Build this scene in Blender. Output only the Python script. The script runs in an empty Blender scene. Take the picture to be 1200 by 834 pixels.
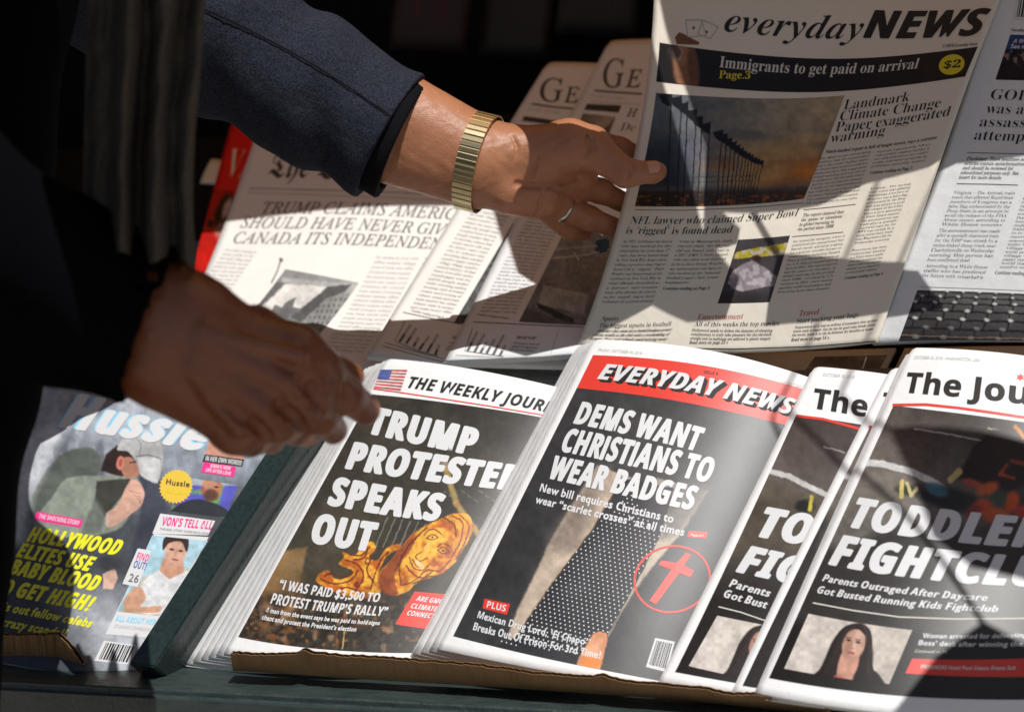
import bpy, bmesh, math, random
import numpy as np
from mathutils import Vector, Matrix
random.seed(7); rng = np.random.default_rng(7)
S = bpy.context.scene
COL = S.collection
# ------------------------------------------------------------------ camera, world, sun
FPX, CX, CY = 1894.0, 600.0, 417.0            # focal length and centre in photo pixels (1200 x 834)
def nrm(v): v = np.array(v, float); return v/np.linalg.norm(v)
Nc = nrm((-.300, .568, .766))                 # normal of the lower display row, in camera axes (x right, y up, z back)
Dc = nrm((1, .028, .371)); Dc = nrm(Dc - Nc*Dc.dot(Nc))   # direction of the front rail
Vc = nrm(np.cross(Nc, Dc))                    # up the slope of the row
TAU = math.radians(45)
Zc = nrm(math.cos(TAU)*Vc + math.sin(TAU)*Nc)
Yc = nrm(np.cross(Zc, Dc))
RW = np.array([Dc, Yc, Zc])                   # camera axes -> world
CAM = np.array([0., 0., 1.45])
def c2w(c): return np.asarray(c, float) @ RW.T + CAM
def w2c(w): return (np.asarray(w, float) - CAM) @ RW
def at(px, py, z): return c2w(np.array([(px-CX)/FPX*z, -(py-CY)/FPX*z, -z]))
def cc(px, py, z): return np.array([(px-CX)/FPX*z, -(py-CY)/FPX*z, -z])
def proj(w):
    c = w2c(w); z = -c[..., 2]
    return np.stack([CX + c[..., 0]/z*FPX, CY - c[..., 1]/z*FPX], -1)
cd = bpy.data.cameras.new('camera'); cam = bpy.data.objects.new('camera', cd); COL.objects.link(cam)
cd.sensor_width = 36; cd.lens = 36*FPX/1200; cd.clip_start = .05; cd.clip_end = 200
M4 = Matrix.Identity(4)
for i in range(3):
    for j in range(3): M4[i][j] = RW[i][j]
    M4[i][3] = CAM[i]
cam.matrix_world = M4
cd.dof.use_dof = True; cd.dof.focus_distance = 1.47; cd.dof.aperture_fstop = 5.6
S.camera = cam
S.view_settings.view_transform = 'Standard'; S.view_settings.look = 'None'; S.view_settings.exposure = 0; S.view_settings.gamma = 1
S.cycles.use_denoising = True
S.cycles.max_bounces = 6; S.cycles.diffuse_bounces = 3; S.cycles.glossy_bounces = 3; S.cycles.transmission_bounces = 4
SUNc = nrm(Nc*math.cos(math.radians(22.5)) + Vc*math.sin(math.radians(22.5)) + .42*Dc)
SUNw = nrm(SUNc @ RW.T)
w = bpy.data.worlds.new('World'); S.world = w; w.use_nodes = True
nt = w.node_tree; bg = nt.nodes['Background']; sky = nt.nodes.new('ShaderNodeTexSky')
sky.sky_type = 'NISHITA'; sky.sun_disc = False
sky.sun_elevation = math.asin(SUNw[2]); sky.sun_rotation = math.atan2(SUNw[0], SUNw[1])
nt.links.new(sky.outputs[0], bg.inputs[0]); bg.inputs[1].default_value = .05
sd = bpy.data.lights.new('sun', 'SUN'); sd.energy = 4.35; sd.angle = math.radians(.25); sd.color = (1, .975, .94)
so = bpy.data.objects.new('sun', sd); COL.objects.link(so)
so.rotation_euler = Vector(SUNw).to_track_quat('Z', 'Y').to_euler()

# ------------------------------------------------------------------ materials
def lin(c):
    c = np.asarray(c, float)/255.
    return np.where(c <= .04045, c/12.92, ((c+.055)/1.055)**2.4)
def mat(name, col, rough=.6, metal=0, spec=.5, noise=None, bump=None, sss=0, coat=0, sheen=0, trans=0, mix=None):
    m = bpy.data.materials.new(name); m.use_nodes = True; t = m.node_tree; b = t.nodes['Principled BSDF']
    c = tuple(lin(col))+(1,) if max(col) > 1.01 else tuple(col)+(1,)
    b.inputs['Base Color'].default_value = c
    b.inputs['Roughness'].default_value = rough; b.inputs['Metallic'].default_value = metal
    b.inputs['Specular IOR Level'].default_value = spec
    if sheen: b.inputs['Sheen Weight'].default_value = sheen; b.inputs['Sheen Roughness'].default_value = .5
    if coat: b.inputs['Coat Weight'].default_value = coat; b.inputs['Coat Roughness'].default_value = .15
    if sss:
        b.inputs['Subsurface Weight'].default_value = sss; b.inputs['Subsurface Radius'].default_value = (1, .35, .2)
        b.inputs['Subsurface Scale'].default_value = .006
    tc = t.nodes.new('ShaderNodeTexCoord')
    if noise:                                   # (scale, amount, second colour[, stretch])
        n = t.nodes.new('ShaderNodeTexNoise'); n.inputs['Scale'].default_value = noise[0]; n.inputs['Detail'].default_value = 6
        src = tc.outputs['Object']
        if len(noise) > 3:
            mp = t.nodes.new('ShaderNodeMapping'); mp.inputs['Scale'].default_value = noise[3]
            t.links.new(src, mp.inputs[0]); src = mp.outputs[0]
        t.links.new(src, n.inputs['Vector'])
        r = t.nodes.new('ShaderNodeValToRGB'); r.color_ramp.elements[0].position = .5-.5*noise[1]; r.color_ramp.elements[1].position = .5+.5*noise[1]
        r.color_ramp.elements[0].color = c
        c2 = noise[2]; r.color_ramp.elements[1].color = tuple(lin(c2))+(1,) if max(c2) > 1.01 else tuple(c2)+(1,)
        t.links.new(n.outputs[0], r.inputs[0]); t.links.new(r.outputs[0], b.inputs['Base Color'])
    if bump:
        prev = None
        for (sc, st, dist) in bump:
            n = t.nodes.new('ShaderNodeTexNoise'); n.inputs['Scale'].default_value = sc; n.inputs['Detail'].default_value = 4
            t.links.new(tc.outputs['Object'], n.inputs['Vector'])
            k = t.nodes.new('ShaderNodeBump'); k.inputs['Strength'].default_value = st; k.inputs['Distance'].default_value = dist
            t.links.new(n.outputs[0], k.inputs['Height'])
            if prev: t.links.new(prev.outputs[0], k.inputs['Normal'])
            prev = k
        t.links.new(prev.outputs[0], b.inputs['Normal'])
    if trans:                                   # thin sheet: some light comes through
        tr = t.nodes.new('ShaderNodeBsdfTranslucent'); tr.inputs[0].default_value = (c[0], c[1]*.93, c[2]*.8, 1)
        mx = t.nodes.new('ShaderNodeMixShader'); mx.inputs[0].default_value = trans
        t.links.new(b.outputs[0], mx.inputs[1]); t.links.new(tr.outputs[0], mx.inputs[2])
        t.links.new(mx.outputs[0], t.nodes['Material Output'].inputs[0])
    return m
PB = [(60, .25, .004), (900, .12, .0004)]
M = dict(
  white=mat('tabloid_paper', (.80, .80, .79), .55, noise=(9, .5, (.76, .765, .77)), bump=PB, spec=.3),
  news=mat('newsprint', (.76, .75, .72), .8, noise=(14, .6, (.71, .70, .67)), bump=PB, spec=.15),
  held=mat('thin_newsprint', (.80, .745, .645), .75, noise=(14, .6, (.76, .70, .59)), bump=[(25, .3, .006), (900, .12, .0004)], spec=.2),
  cool=mat('cool_newsprint', (.74, .75, .76), .6, noise=(14, .6, (.70, .71, .71)), bump=PB, spec=.3),
  ink=mat('black_ink', (.022, .021, .02), .55, spec=.3),
  grey=mat('grey_ink', (.13, .13, .13), .7, spec=.2),
  pale=mat('pale_grey_ink', (.42, .42, .41), .7, spec=.2),
  soft=mat('soft_black_ink', (.06, .055, .05), .7, spec=.2),
  knock=mat('unprinted_white', (.64, .65, .66), .5, spec=.3),
  tan=mat('unprinted_cream', (.68, .66, .60), .6, spec=.2),
  sky=mat('pale_blue_ink', (.25, .62, .85), .35), yellow=mat('yellow_ink', (.78, .76, .03), .35),
  gold=mat('gold_yellow_ink', (.72, .50, .06), .35), price=mat('price_yellow_ink', (.70, .58, .02), .5),
  red=mat('red_ink', (.68, .045, .03), .45), deepred=mat('dark_red_ink', (.42, .05, .04), .6), pink=mat('pink_ink', (.78, .04, .25), .35),
  vred=mat('red_cover_stock', (.75, .02, .015), .3), blueink=mat('blue_ink', (.05, .10, .35), .5),
  cream=mat('cream_ink', (.75, .68, .52), .4),
)
def attr_mat(name, rough, spec=.5):
    m = bpy.data.materials.new(name); m.use_nodes = True; t = m.node_tree; b = t.nodes['Principled BSDF']
    a = t.nodes.new('ShaderNodeAttribute'); a.attribute_name = 'ink'
    t.links.new(a.outputs['Color'], b.inputs['Base Color']); b.inputs['Roughness'].default_value = rough; b.inputs['Specular IOR Level'].default_value = spec
    return m
M['print'] = attr_mat('printed_picture', .42, .45); M['gloss'] = attr_mat('glossy_printed_picture', .42, .45); M['matt'] = attr_mat('newsprint_picture', .75, .15)

# ------------------------------------------------------------------ object helpers
def mesh_obj(name, V, F, m=None, parent=None, smooth=False):
    me = bpy.data.meshes.new(name); me.from_pydata([tuple(map(float, v)) for v in V], [], [tuple(map(int, f)) for f in F])
    if m: me.materials.append(m)
    if smooth: me.polygons.foreach_set('use_smooth', [True]*len(me.polygons))
    me.update(); o = bpy.data.objects.new(name, me); COL.objects.link(o)
    if parent is not None: o.parent = parent; o.matrix_parent_inverse = parent_inv(parent)
    return o
def parent_inv(p):                              # meshes are built in world space
    return Matrix.Translation(p.location).inverted() if p.type == 'EMPTY' else Matrix.Identity(4)
def tag(o, label, cat, group=None, kind=None):
    if kind: o['kind'] = kind
    if label: o['label'] = label
    if cat: o['category'] = cat
    if group: o['group'] = group
    return o
def thing(name, label, cat, loc, group=None):
    o = bpy.data.objects.new(name, None); COL.objects.link(o); o.location = tuple(map(float, loc)); o.empty_display_size = .05
    return tag(o, label, cat, group)
def box(name, c, s, m, parent=None, ax=None, bev=.002, seg=2):
    """box centred at c, size s, along axes ax (rows, world)"""
    ax = np.eye(3) if ax is None else np.asarray(ax)
    bm = bmesh.new(); bmesh.ops.create_cube(bm, size=1)
    for v in bm.verts: v.co = Vector((v.co.x*s[0], v.co.y*s[1], v.co.z*s[2]))
    if bev: bmesh.ops.bevel(bm, geom=bm.edges[:], offset=bev, segments=seg, affect='EDGES')
    if seg > 2:
        for f in bm.faces: f.smooth = True
    for v in bm.verts: v.co = Vector(np.asarray(c) + v.co.x*ax[0] + v.co.y*ax[1] + v.co.z*ax[2])
    me = bpy.data.meshes.new(name); bm.to_mesh(me); bm.free(); me.materials.append(m)
    o = bpy.data.objects.new(name, me); COL.objects.link(o)
    if seg > 2:
        mdw = o.modifiers.new('normals', 'WEIGHTED_NORMAL'); mdw.keep_sharp = False
    if parent is not None: o.parent = parent; o.matrix_parent_inverse = parent_inv(parent)
    return o

# planes of the display rows (point and normal in camera axes)
def rot_plane(delta):
    d = math.radians(delta); return nrm(Nc*math.cos(d) + Vc*math.sin(d)), nrm(Vc*math.cos(d) - Nc*math.sin(d))
P1 = cc(730, 600, 1.48); ROW1 = (P1, Nc)
N2c, V2c = rot_plane(20)
def depth_on(plane, px, py, h=0):
    r = cc(px, py, 1.0); return (plane[0].dot(plane[1]) + h)/r.dot(plane[1])
P2 = cc(600, 424, depth_on(ROW1, 600, 424)+.085); ROW2 = (P2, N2c)
def on(plane, px, py, h=0): return cc(px, py, depth_on(plane, px, py, h))

# ------------------------------------------------------------------ printed sheets
class Page:
    """a bent sheet: 3 x 3 control points (rows top to bottom) ; plane=None: third value is distance from the camera"""
    def __init__(s, name, ctrl, plane, m, parent, thick=.002, n=40, corner=.032, wav=.0007):
        P = np.zeros((3, 3, 3))
        for i in range(3):
            for j in range(3):
                x, y, h = ctrl[i][j]
                P[i, j] = c2w(cc(x, y, h) if plane is None else on(plane, x, y, h))
        s.P = P; s.parent = parent; s.wav = wav; s.ph = rng.random(4)*6
        c = P.mean((0, 1)); s.nw = nrm(np.cross(P[2, 1]-P[0, 1], P[1, 2]-P[1, 0]))
        if s.nw.dot(CAM-c) < 0: s.nw = -s.nw
        nu = nv = n; us, vs = np.meshgrid(np.linspace(0, 1, nu+1), np.linspace(0, 1, nv+1))
        U, W = us.copy(), vs.copy()
        if corner:
            wd = np.linalg.norm(P[1, 2]-P[1, 0]); ht = np.linalg.norm(P[2, 1]-P[0, 1]); ru = corner; rv = corner*wd/ht
            for cu in (0, 1):
                du = np.abs(U-cu)/ru; dv = W/rv; k = (du < 1) & (dv < 1)
                a, b = 1-du, 1-dv; r = np.hypot(a, b); k &= r > 1
                U = np.where(k, cu + (1 if cu == 0 else -1)*ru*(1-a/np.maximum(r, 1e-6)), U); W = np.where(k, rv*(1-b/np.maximum(r, 1e-6)), W)
        top = s.at(U.ravel(), W.ravel()); bot = top - s.nw*thick
        V = np.vstack([top, bot]); n1 = len(top); F = []
        idx = lambda i, j: i*(nu+1)+j
        for i in range(nv):
            for j in range(nu):
                a, b, c_, d = idx(i, j), idx(i, j+1), idx(i+1, j+1), idx(i+1, j)
                F.append((a, d, c_, b)); F.append((a+n1, b+n1, c_+n1, d+n1))
        ring = [idx(0, j) for j in range(nu)] + [idx(i, nu) for i in range(nv)] + [idx(nv, j) for j in range(nu, 0, -1)] + [idx(i, 0) for i in range(nv, 0, -1)]
        for a, b in zip(ring, ring[1:]+ring[:1]): F.append((a, b, b+n1, a+n1))
        s.o = mesh_obj(name, V, F, m, parent)
        f = np.array([len(x) for x in F]); sm = np.ones(len(F), bool); sm[-len(ring):] = False
        s.o.data.polygons.foreach_set('use_smooth', sm)
    def at(s, u, v, lift=0.):
        u = np.asarray(u, float); v = np.asarray(v, float)
        L = lambda t: np.stack([2*(t-.5)*(t-1), -4*t*(t-1), 2*t*(t-.5)], -1)
        p = np.einsum('...i,...j,ijk->...k', L(v), L(u), s.P)
        h = lift
        if s.wav: h = h + s.wav*(np.sin(u*9+s.ph[0]+v*3)*.5 + np.sin(v*7+s.ph[1]-u*4)*.5)[..., None]
        return p + s.nw*h
    def uv(s, px, py):
        t = np.array([.5, .5]); tgt = np.array([px, py], float)
        for _ in range(12):
            f = proj(s.at(t[0], t[1])) - tgt; e = 1e-4
            J = np.stack([(proj(s.at(t[0]+e, t[1]))-tgt-f)/e, (proj(s.at(t[0], t[1]+e))-tgt-f)/e], -1)
            t = t - np.linalg.solve(J, f)
            if abs(f).max() < 1e-3: break
        return t
    def quad(s, name, pts, m, lift=.0003, nx=16, ny=16, parent=None):
        nx = max(nx, 8); ny = max(ny, 6)
        q = [s.uv(*p) for p in pts]
        a, b = np.meshgrid(np.linspace(0, 1, nx+1), np.linspace(0, 1, ny+1)); a = a.ravel()[:, None]; b = b.ravel()[:, None]
        uvs = (1-b)*((1-a)*q[0]+a*q[1]) + b*((1-a)*q[3]+a*q[2])
        V = s.at(uvs[:, 0], uvs[:, 1], lift)
        F = [(i*(nx+1)+j, (i+1)*(nx+1)+j, (i+1)*(nx+1)+j+1, i*(nx+1)+j+1) for i in range(ny) for j in range(nx)]
        return mesh_obj(name, V, F, m, parent or s.parent, True)
    def stroke(s, name, pts, wpx, m, lift=.0003, closed=False, parent=None):
        pts = np.array(pts, float); 
        if closed: pts = np.vstack([pts, pts[:1]])
        seg = [pts[0]]
        for a, b in zip(pts[:-1], pts[1:]):
            k = max(1, int(np.linalg.norm(b-a)/12)); seg += [a+(b-a)*t/k for t in range(1, k+1)]
        pts = np.array(seg); d = np.gradient(pts, axis=0); d /= np.linalg.norm(d, axis=1)[:, None]+1e-9
        nn = np.stack([-d[:, 1], d[:, 0]], -1)*wpx/2
        U = [s.uv(*p) for p in np.vstack([pts+nn, pts-nn])]; U = np.array(U); V = s.at(U[:, 0], U[:, 1], lift); n = len(pts)
        return mesh_obj(name, V, [(i, i+1, n+i+1, n+i) for i in range(n-1)], m, parent or s.parent)
    def poly(s, name, pts, m, lift=.00025, parent=None):
        U = np.array([s.uv(*p) for p in pts]); V = s.at(U[:, 0], U[:, 1], lift)
        c = U.mean(0); V = np.vstack([V, s.at(c[0], c[1], lift)[None]]); n = len(pts)
        return mesh_obj(name, V, [(i, (i+1) % n, n) for i in range(n)], m, parent or s.parent)
    def photo(s, name, pts, paint, step=1.0, m=None, lift=.00014, parent=None, warp=.7):
        q = [s.uv(*p) for p in pts]; P_ = np.array(pts, float)
        nx = int(max(np.linalg.norm(P_[1]-P_[0]), np.linalg.norm(P_[2]-P_[3]))/step)+2
        ny = int(max(np.linalg.norm(P_[3]-P_[0]), np.linalg.norm(P_[2]-P_[1]))/step)+2
        a, b = np.meshgrid(np.linspace(0, 1, nx+1), np.linspace(0, 1, ny+1))
        A = a[..., None]; B = b[..., None]
        uvs = (1-B)*((1-A)*q[0]+A*q[1]) + B*((1-A)*q[3]+A*q[2])
        V = s.at(uvs[..., 0], uvs[..., 1], lift); XY = proj(V)
        br = Brush(XY[..., 0], XY[..., 1], a, b)
        if warp:
            wx = br.nz(5, 41)*.6+br.nz(2.2, 42)*.4-.5; wy = br.nz(5, 43)*.6+br.nz(2.2, 44)*.4-.5; br.X = br.X+wx*2.6*warp; br.Y = br.Y+wy*2.6*warp
        paint(br)
        if warp: tn = (br.nz(16, 45)-.5)*.16+(br.nz(5, 46)-.5)*.14+(br.nz(1.4, 47)-.5)*.07; br.C *= (1+tn[..., None])
        V = V.reshape(-1, 3); I = np.arange((nx+1)*(ny+1)).reshape(ny+1, nx+1)
        Q = np.stack([I[:-1, :-1], I[1:, :-1], I[1:, 1:], I[:-1, 1:]], -1).reshape(-1, 4)
        me = bpy.data.meshes.new(name); me.vertices.add(len(V)); me.vertices.foreach_set('co', V.ravel())
        me.loops.add(Q.size); me.loops.foreach_set('vertex_index', Q.ravel().astype(np.int32))
        me.polygons.add(len(Q)); me.polygons.foreach_set('loop_start', np.arange(0, Q.size, 4, dtype=np.int32))
        me.update(calc_edges=True); me.polygons.foreach_set('use_smooth', [True]*len(Q))
        at_ = me.color_attributes.new('ink', 'FLOAT_COLOR', 'POINT')
        c = np.ones((len(V), 4), np.float32); c[:, :3] = lin(np.clip(br.C, 0, 255)).reshape(-1, 3)*.82; at_.data.foreach_set('color', c.ravel())
        me.materials.append(m or M['print']); o = bpy.data.objects.new(name, me); COL.objects.link(o)
        p = parent or s.parent; o.parent = p; o.matrix_parent_inverse = parent_inv(p)
        return o
    def text(s, name, body, st, p0, p1, pt, m, off=0., upto=None, lift=.00034, parent=None, dx=(0, 0), res=3):
        V, F, wd = glyph_line(body, st, off, res); wd = glyph_line(upto, st, off, res)[2] if upto else wd
        u0, u1, ut = s.uv(p0[0]+dx[0], p0[1]+dx[1]), s.uv(p1[0]+dx[0], p1[1]+dx[1]), s.uv(pt[0]+dx[0], pt[1]+dx[1])
        ex = (u1-u0)/wd; ey = (ut-u0)/CAPH
        if np.linalg.norm(np.array(pt)-np.array(p0)) > 15:      # big letters: cut so that they follow the bend
            bm = bmesh.new(); me = bpy.data.meshes.new('t'); me.from_pydata(V, [], F); bm.from_mesh(me); bpy.data.meshes.remove(me)
            mx = max(v[0] for v in V); k = .25
            x = k
            while x < mx:
                bmesh.ops.bisect_plane(bm, geom=bm.verts[:]+bm.edges[:]+bm.faces[:], plane_co=(x, 0, 0), plane_no=(1, 0, 0)); x += k
            for y in (.2, .45): bmesh.ops.bisect_plane(bm, geom=bm.verts[:]+bm.edges[:]+bm.faces[:], plane_co=(0, y, 0), plane_no=(0, 1, 0))
            V = [tuple(v.co) for v in bm.verts]; bm.verts.index_update(); F = [tuple(v.index for v in f.verts) for f in bm.faces]; bm.free()
        A = np.array(V); uvs = u0 + A[:, :1]*ex + A[:, 1:2]*ey
        return mesh_obj(name, s.at(uvs[:, 0], uvs[:, 1], (lift+A[:, 2]*1.5e-5)[:, None]), F, m, parent or s.parent)
    def para(s, name, lines, st, tl, tr, bl, br, m, cap=.62, off=0., parent=None, just=True, lift=.0003, ragged=(), res=1):
        """lines of small type; tl.. are baseline starts/ends of the first and last line (px)"""
        VV, FF, n0 = [], [], 0; n = len(lines); tl, tr, bl, br = map(lambda p: s.uv(*p), (tl, tr, bl, br))
        for i, ln in enumerate(lines):
            if not ln: continue
            t = i/max(1, n-1); a = tl+(bl-tl)*t; b = tr+(br-tr)*t
            V, F, wd = glyph_line(ln, st, off, res); full = ln not in ragged and just
            pitch = (bl-tl)/max(1, n-1) if n > 1 else (bl-tl)
            ref = glyph_line(max(lines, key=len), st, off, res)[2]
            sx = wd if full and wd > .7*ref else ref
            ex = (b-a)/sx; ey = -pitch*cap/CAPH
            A = np.array(V); uvs = a + A[:, :1]*ex + A[:, 1:2]*ey
            VV.append(s.at(uvs[:, 0], uvs[:, 1], lift)); FF += [tuple(k+n0 for k in f) for f in F]; n0 += len(V)
        o = mesh_obj(name, np.vstack(VV), FF, m, parent or s.parent); o['kind'] = 'stuff'; return o

class Brush:
    def __init__(s, X, Y, a, b): s.X, s.Y, s.a, s.b = X, Y, a, b; s.C = np.zeros(X.shape+(3,))
    def fill(s, c): s.C[:] = c
    def mixm(s, m, c): s.C += (np.asarray(c, float)-s.C)*np.clip(m, 0, 1)[..., None]
    def grad(s, p, q, c0, c1, k=1):
        d = np.subtract(q, p); t = np.clip(((s.X-p[0])*d[0]+(s.Y-p[1])*d[1])/float(np.dot(d, d)), 0, 1)
        s.C += ((1-t)[..., None]*np.asarray(c0, float)+t[..., None]*np.asarray(c1, float)-s.C)*k
    def ell(s, x, y, rx, ry, c, rot=0, soft=.25, k=1):
        r = math.radians(rot); dx, dy = s.X-x, s.Y-y; u = (dx*math.cos(r)+dy*math.sin(r))/rx; v = (-dx*math.sin(r)+dy*math.cos(r))/ry
        s.mixm(k*np.clip((1-np.hypot(u, v))/soft+.5, 0, 1), c)
    def line(s, pts, wd, c, soft=.7, k=1):
        for a, b in zip(pts[:-1], pts[1:]):
            a = np.array(a, float); d = np.array(b, float)-a; t = np.clip(((s.X-a[0])*d[0]+(s.Y-a[1])*d[1])/max(d.dot(d), 1e-6), 0, 1)
            r = np.hypot(s.X-a[0]-t*d[0], s.Y-a[1]-t*d[1]); s.mixm(k*np.clip((wd/2-r)/soft+.5, 0, 1), c)
    def poly(s, pts, c, soft=.8, k=1):
        P_ = np.array(pts, float); ins = np.zeros(s.X.shape, bool); dm = np.full(s.X.shape, 1e9)
        for a, b in zip(P_, np.roll(P_, -1, 0)):
            cnd = (a[1] > s.Y) != (b[1] > s.Y)
            with np.errstate(divide='ignore', invalid='ignore'): xx = (b[0]-a[0])*(s.Y-a[1])/(b[1]-a[1])+a[0]
            ins ^= cnd & (s.X < xx); d = b-a
            t = np.clip(((s.X-a[0])*d[0]+(s.Y-a[1])*d[1])/max(d.dot(d), 1e-6), 0, 1); dm = np.minimum(dm, np.hypot(s.X-a[0]-t*d[0], s.Y-a[1]-t*d[1]))
        s.mixm(k*np.clip(np.where(ins, dm, -dm)/soft+.5, 0, 1), c)
    def nz(s, sc, seed=0, stretch=(1, 1)):
        g = np.random.default_rng(seed).random((64, 64)); x = s.X/sc/stretch[0]; y = s.Y/sc/stretch[1]; xi = np.floor(x).astype(int); yi = np.floor(y).astype(int)
        fx = x-xi; fy = y-yi; fx = fx*fx*(3-2*fx); fy = fy*fy*(3-2*fy); G = lambda i, j: g[i % 64, j % 64]
        return (G(xi, yi)*(1-fx)+G(xi+1, yi)*fx)*(1-fy)+(G(xi, yi+1)*(1-fx)+G(xi+1, yi+1)*fx)*fy
    def smooth(s, pts, closed=False, k=5):
        P_ = np.array(pts, float); n = len(P_); out = []
        for i in range(n if closed else n-1):
            a, b, c, d = (P_[(i+q) % n] if closed else P_[min(max(i+q, 0), n-1)] for q in (-1, 0, 1, 2))
            for t in np.arange(k)/k: out.append(.5*((2*b)+(c-a)*t+(2*a-5*b+4*c-d)*t*t+(3*b-a-3*c+d)*t**3))
        if not closed: out.append(P_[-1])
        return out
    def noise(s, sc, amp, seed=0, stretch=(1, 1), tint=(1, 1, 1)):
        n = s.nz(sc, seed, stretch)*.65+s.nz(sc/2.3, seed+1, stretch)*.35-.5; s.C += (n*2*amp)[..., None]*np.array(tint)

CAPH = .714; _G = {}
# lettering: the built-in typeface and its serif, blackletter and bold letters; each glyph is meshed once
ALPH = {'b': (0x1D400, 0x1D41A, 0x1D7CE), 'i': (0x1D434, 0x1D44E, None), 'bi': (0x1D468, 0x1D482, 0x1D7CE), 'bf': (0x1D56C, 0x1D586, None),
        'sb': (0x1D5D4, None, None), 'sbi': (0x1D63C, None, None), 'jb': (0x1D5D4, 0x1D5EE, None), 'ss': (None, None, None)}
def mesh_of(t, off, res):
    c = bpy.data.curves.new('t', 'FONT'); c.body = t; c.offset = off; c.resolution_u = res; c.fill_mode = 'FRONT'
    o = bpy.data.objects.new('t', c); me = bpy.data.meshes.new_from_object(o)
    co = np.zeros(len(me.vertices)*3); me.vertices.foreach_get('co', co); F = [tuple(p.vertices) for p in me.polygons]
    bpy.data.objects.remove(o); bpy.data.curves.remove(c); bpy.data.meshes.remove(me); return co.reshape(-1, 3), F
def glyph(st, ch, off, res):
    key = (st, ch, off, res)
    if key not in _G:
        a, b, c = ALPH[st]; o_ = off; sh = 0
        if 'A' <= ch <= 'Z' and a: t = chr(a+ord(ch)-65)
        elif 'a' <= ch <= 'z' and b: t = chr(b+ord(ch)-97) if (st, ch) != ('i', 'h') else chr(0x210E)
        elif '0' <= ch <= '9' and c: t = chr(c+ord(ch)-48)
        else:
            t = ch
            if st in ('sb', 'sbi'): o_ = off+.026
            if st == 'sbi': sh = .2
        r = o_-.01 if off > .014 else 0
        V, F = mesh_of(t, o_ if r <= 0 else .006, res); V = V.copy(); V[:, 0] += V[:, 1]*sh
        if r > 0:                               # heavier weight: shifted layers, a hair apart
            V0, F0 = V, F; V, F = [], []
            for k, (dx, dy) in enumerate([(0, 0)]+[(r*math.cos(a), r*.5*math.sin(a)) for a in np.linspace(0, 2*math.pi, 13)[:-1]]):
                V.append(V0+np.array([dx, dy, k])); F += [tuple(q+k*len(V0) for q in f) for f in F0]
            V = np.vstack(V)
        adv = mesh_of(t+'l', 0, 1)[0][:, 0].max()-mesh_of('l', 0, 1)[0][:, 0].max()+1.7*max(o_-off, 0)
        _G[key] = (V, F, adv)
    return _G[key]
def glyph_line(body, st, off, res):
    V, F, x, n = [], [], 0., 0; s0 = 'i' if st == 'u' else st
    for ch in body:
        if ch == 'I' and st == 'sb': ch = 'l'
        if ch == ' ': x += .27; continue
        g = glyph(s0, ch, off, res)
        v, f, adv = g; w_ = v.copy(); w_[:, 0] += x
        V.append(w_); F += [tuple(a+n for a in q) for q in f]; n += len(v); x += adv+1.15*max(off, 0)
    V = np.vstack(V)
    if off > 0: V[:, 1] = (V[:, 1]+off)/(CAPH+2*off)*CAPH
    if st == 'u': V[:, 0] -= V[:, 1]*.25
    V[:, 0] -= V[:, 0].min()
    return [tuple(p) for p in V], F, float(V[:, 0].max())
_W = 'the of and to in that was with for report city state house train release public river money world paper water people after under council market major senate season winter village office morning evening history science nation record number'.split()
def filler(n, width=26, seed=0):
    r = random.Random(seed); out = []
    for _ in range(n):
        l = r.choice(_W)
        while len(l) < width-4: l += ' '+r.choice(_W)
        out.append(l[:width])
    return out

# ================================================================== LARGE STRUCTURE: the news stand
M['green'] = mat('dark_green_paint', (.010, .020, .019), .24, noise=(220, .5, (.026, .038, .036)), bump=[(14, .2, .01), (260, .3, .0012)], coat=.3)
M['railpaint'] = mat('worn_green_paint', (.014, .030, .028), .42, spec=.9, noise=(160, .45, (.040, .056, .053), (.25, 1, 1)), bump=[(26, .3, .006), (240, .5, .0016)])
M['black'] = mat('dark_interior', (.006, .006, .006), .9, spec=.1)
M['pave'] = mat('pavement', (.30, .26, .22), .9, noise=(8, .5, (.24, .21, .18)), bump=[(60, .4, .005)])
M['card'] = mat('brown_cardboard', (.24, .15, .075), .9, noise=(30, .7, (.33, .21, .11), (1, 1, 1)), bump=[(80, .5, .003)], spec=.1)
M['shelf'] = mat('worn_grey_shelf', (.30, .30, .29), .7, noise=(30, .6, (.20, .20, .19)), bump=[(90, .4, .002)])
M['canvas'] = mat('tan_awning_canvas', (.72, .51, .29), .9, trans=.8)  # translucent, its tan set to warm the shade below
Xw, Yw, Zw = np.array([1., 0, 0]), np.array([0, 1., 0]), np.array([0, 0, 1.])
N1w, V1w = nrm(Nc @ RW.T), nrm(Vc @ RW.T); N2w, V2w = nrm(N2c @ RW.T), nrm(V2c @ RW.T)
# ground
gp = mesh_obj('pavement', [(-40, -40, 0), (40, -40, 0), (40, 40, 0), (-40, 40, 0)], [(0, 1, 2, 3)], M['pave']); gp['kind'] = 'structure'
railp = c2w(on(ROW1, 95, 779, .0))             # back top edge of the front rail
stand = thing('news_stand', 'dark green wooden news stand holding the rows of newspapers', 'news stand', (railp[0]+.6, railp[1], 0))
XL, XR = railp[0]-1.0, railp[0]+2.2; XM = (XL+XR)/2; XW = XR-XL
box('front_rail', railp+Xw*(XM-railp[0])+np.array([0, -.033, -.030]), (XW, .066, .070), M['railpaint'], stand, bev=.007, seg=6)
box('front_panel', (XM, railp[1]-.05, (railp[2]-.07)/2), (XW, .02, railp[2]-.07), M['green'], stand)
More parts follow.
